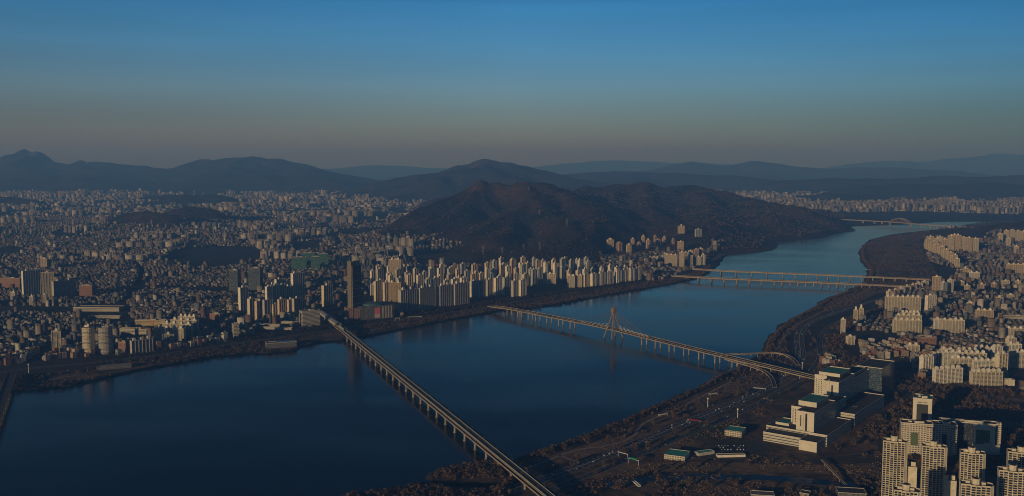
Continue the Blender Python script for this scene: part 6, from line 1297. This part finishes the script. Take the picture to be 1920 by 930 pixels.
for i, (px, py) in enumerate(spots):
    mk = near_mark(px, py); q = tc.setdefault(mk, {}); kk = min(range(4), key=lambda v: (q.get(v, 0), (v + i) % 4)); q[kk] = q.get(kk, 0) + 1
    o = TP[kk] if not used_p[kk] else copy_tree(TP[kk]); used_p[kk] = True; x, y = G(px, py, 4); o.location = (x, y, 3.9); o.rotation_euler = (0, 0, i * 1.3)
    s = 1.0 if q[kk] == 1 else 1.25; o.scale = (s, s, s)
    l = '%s bare brown tree %s' % (size[kk], mk)
    if q[kk] > 1: l = '%s spreading bare brown tree %s' % (ORD[q[kk] - 1], mk) if q[kk] > 2 else '%s spreading brown tree %s' % (size[kk], mk)
    tag(o, uniq(l, 'again', 'once more'), 'tree', 'single bare trees on the near bank')
# ---------------------------------------------------------------- traffic
def car_proto(paint):
    root = empty('car', (0, 0, 0)); mb = MB(); prof = [(-2.2, .35), (2.2, .35), (2.25, .8), (1.2, .95), (.6, 1.45), (-1.2, 1.45), (-1.9, 1.0), (-2.25, .9)]; n = len(prof)
    mb.v = [(a, -.88, b) for a, b in prof] + [(a, .88, b) for a, b in prof]
    for i in range(n): j = (i + 1) % n; mb.poly((i, j, n + j, n + i), 0)
    mb.poly(tuple(range(n - 1, -1, -1))); mb.poly(tuple(range(n, 2 * n))); mb.build('body', [paint], root)
    mb = MB(); mb.box(-.3, 0, 1.0, 1.9, 1.82, .33); mb.bar((1.0, 0, 1.12), (.75, 0, 1.36), 1.5, .1); mb.build('glass', ['car_glass'], root)
    for a in (-1.4, 1.4):
        mb = MB(); mb.tube((a, -.92, .33), (a, .92, .33), .33, .33, 8); mb.build('axle_wheels', ['tyre'], root)
    remember(root); return root
def bus_proto():
    root = empty('bus', (0, 0, 0)); mb = MB(); mb.box(0, 0, .4, 11, 2.5, 2.7); mb.box(0, 0, 3.12, 7, 1.8, .3); mb.build('body', ['bus_green'], root); mb = MB(); mb.box(0, 0, 1.5, 10.4, 2.56, 1.0); mb.build('glass', ['car_glass'], root)
    for a in (-3.6, 3.6): mb = MB(); mb.tube((a, -1.28, .5), (a, 1.28, .5), .5, .5, 8); mb.build('axle_wheels', ['tyre'], root)
    remember(root); return root
CP = {'white': car_proto('car_white'), 'silver': car_proto('car_silver'), 'black': car_proto('car_black'), 'blue': car_proto('car_blue'), 'red': car_proto('car_red')}; BP = bus_proto(); cu = set()
cr = random.Random(17)
def put_car(kind, x, y, z, a, label):
    src = BP if kind == 'bus' else CP[kind]; o = src if kind not in cu else copy_tree(src); cu.add(kind); o.location = (x, y, z); o.rotation_euler = (0, 0, a); tag(o, label, 'bus' if kind == 'bus' else 'car', 'small cars on the roads and in the car parks')
def traffic(path, lanes, n, where, s0=0, s1=1, z=0.02):
    for _ in range(n):
        t = cr.uniform(s0, s1) * (len(path) - 2); i = int(t); f = t - i; (ux, uy), (vx, vy), l = frame(path[i], path[i+1]); off = cr.choice(lanes); p = [path[i][k] + (path[i+1][k] - path[i][k]) * f for k in range(3)]
        if any(hypot(p[0] + vx*off - q[0], p[1] + vy*off - q[1]) < 7 for q in CARS): continue
        CARS.append((p[0] + vx*off, p[1] + vy*off)); kd = cr.choices(['white', 'silver', 'black', 'blue', 'red', 'bus'], [5, 4, 4, 1, 1, .5])[0]
        put_car(kd, p[0] + vx*off, p[1] + vy*off, p[2] + z, atan2(uy, ux) + (pi if off > 0 else 0), '%s %s' % ('green bus' if kd == 'bus' else 'tiny %s car' % kd, where))
CARS = []
L4 = [-10.2, -6.4, -2.6, 2.6, 6.4, 10.2]
traffic(MW1, L4, 120, 'in the dense traffic on the riverside motorway below the park', .04, .48); traffic(MW1, L4, 38, 'on the motorway bend by the slip road', .48, .75); traffic(MW2, [-3.5, 3.5], 24, 'on the service road beside the motorway', .05, .6)
traffic(OLY, [-11, -7.5, -4, 4, 7.5, 11], 70, 'driving on the cable-stayed bridge', .1, .97, .03); traffic(MWN, [-7.5, -4, 4, 7.5], 34, 'on the far river road below the towers', .1, .6)
for (cx, cy), nx_c, ny_c, wh in (((1375, 838), 9, 3, 'parked in rows below the teal-roofed building'), ((1690, 668), 7, 3, 'parked on the lot left of the large estate')):
    for i in range(nx_c):
        for j in range(ny_c):
            if cr.random() < .2: continue
            x, y = G(cx, cy, 4); x += (i - nx_c / 2) * 5.2; y += (j - ny_c / 2) * 11; kd = cr.choice(['white', 'silver', 'black', 'silver']); put_car(kd, x, y, 4.075, 1.4, 'tiny %s car %s' % (kd, wh))
for q in list(CP.values()) + [BP]:
    if q.location.length < .1:
        for c in KIDS.get(q.name, []): bpy.data.objects.remove(c)
        bpy.data.objects.remove(q)
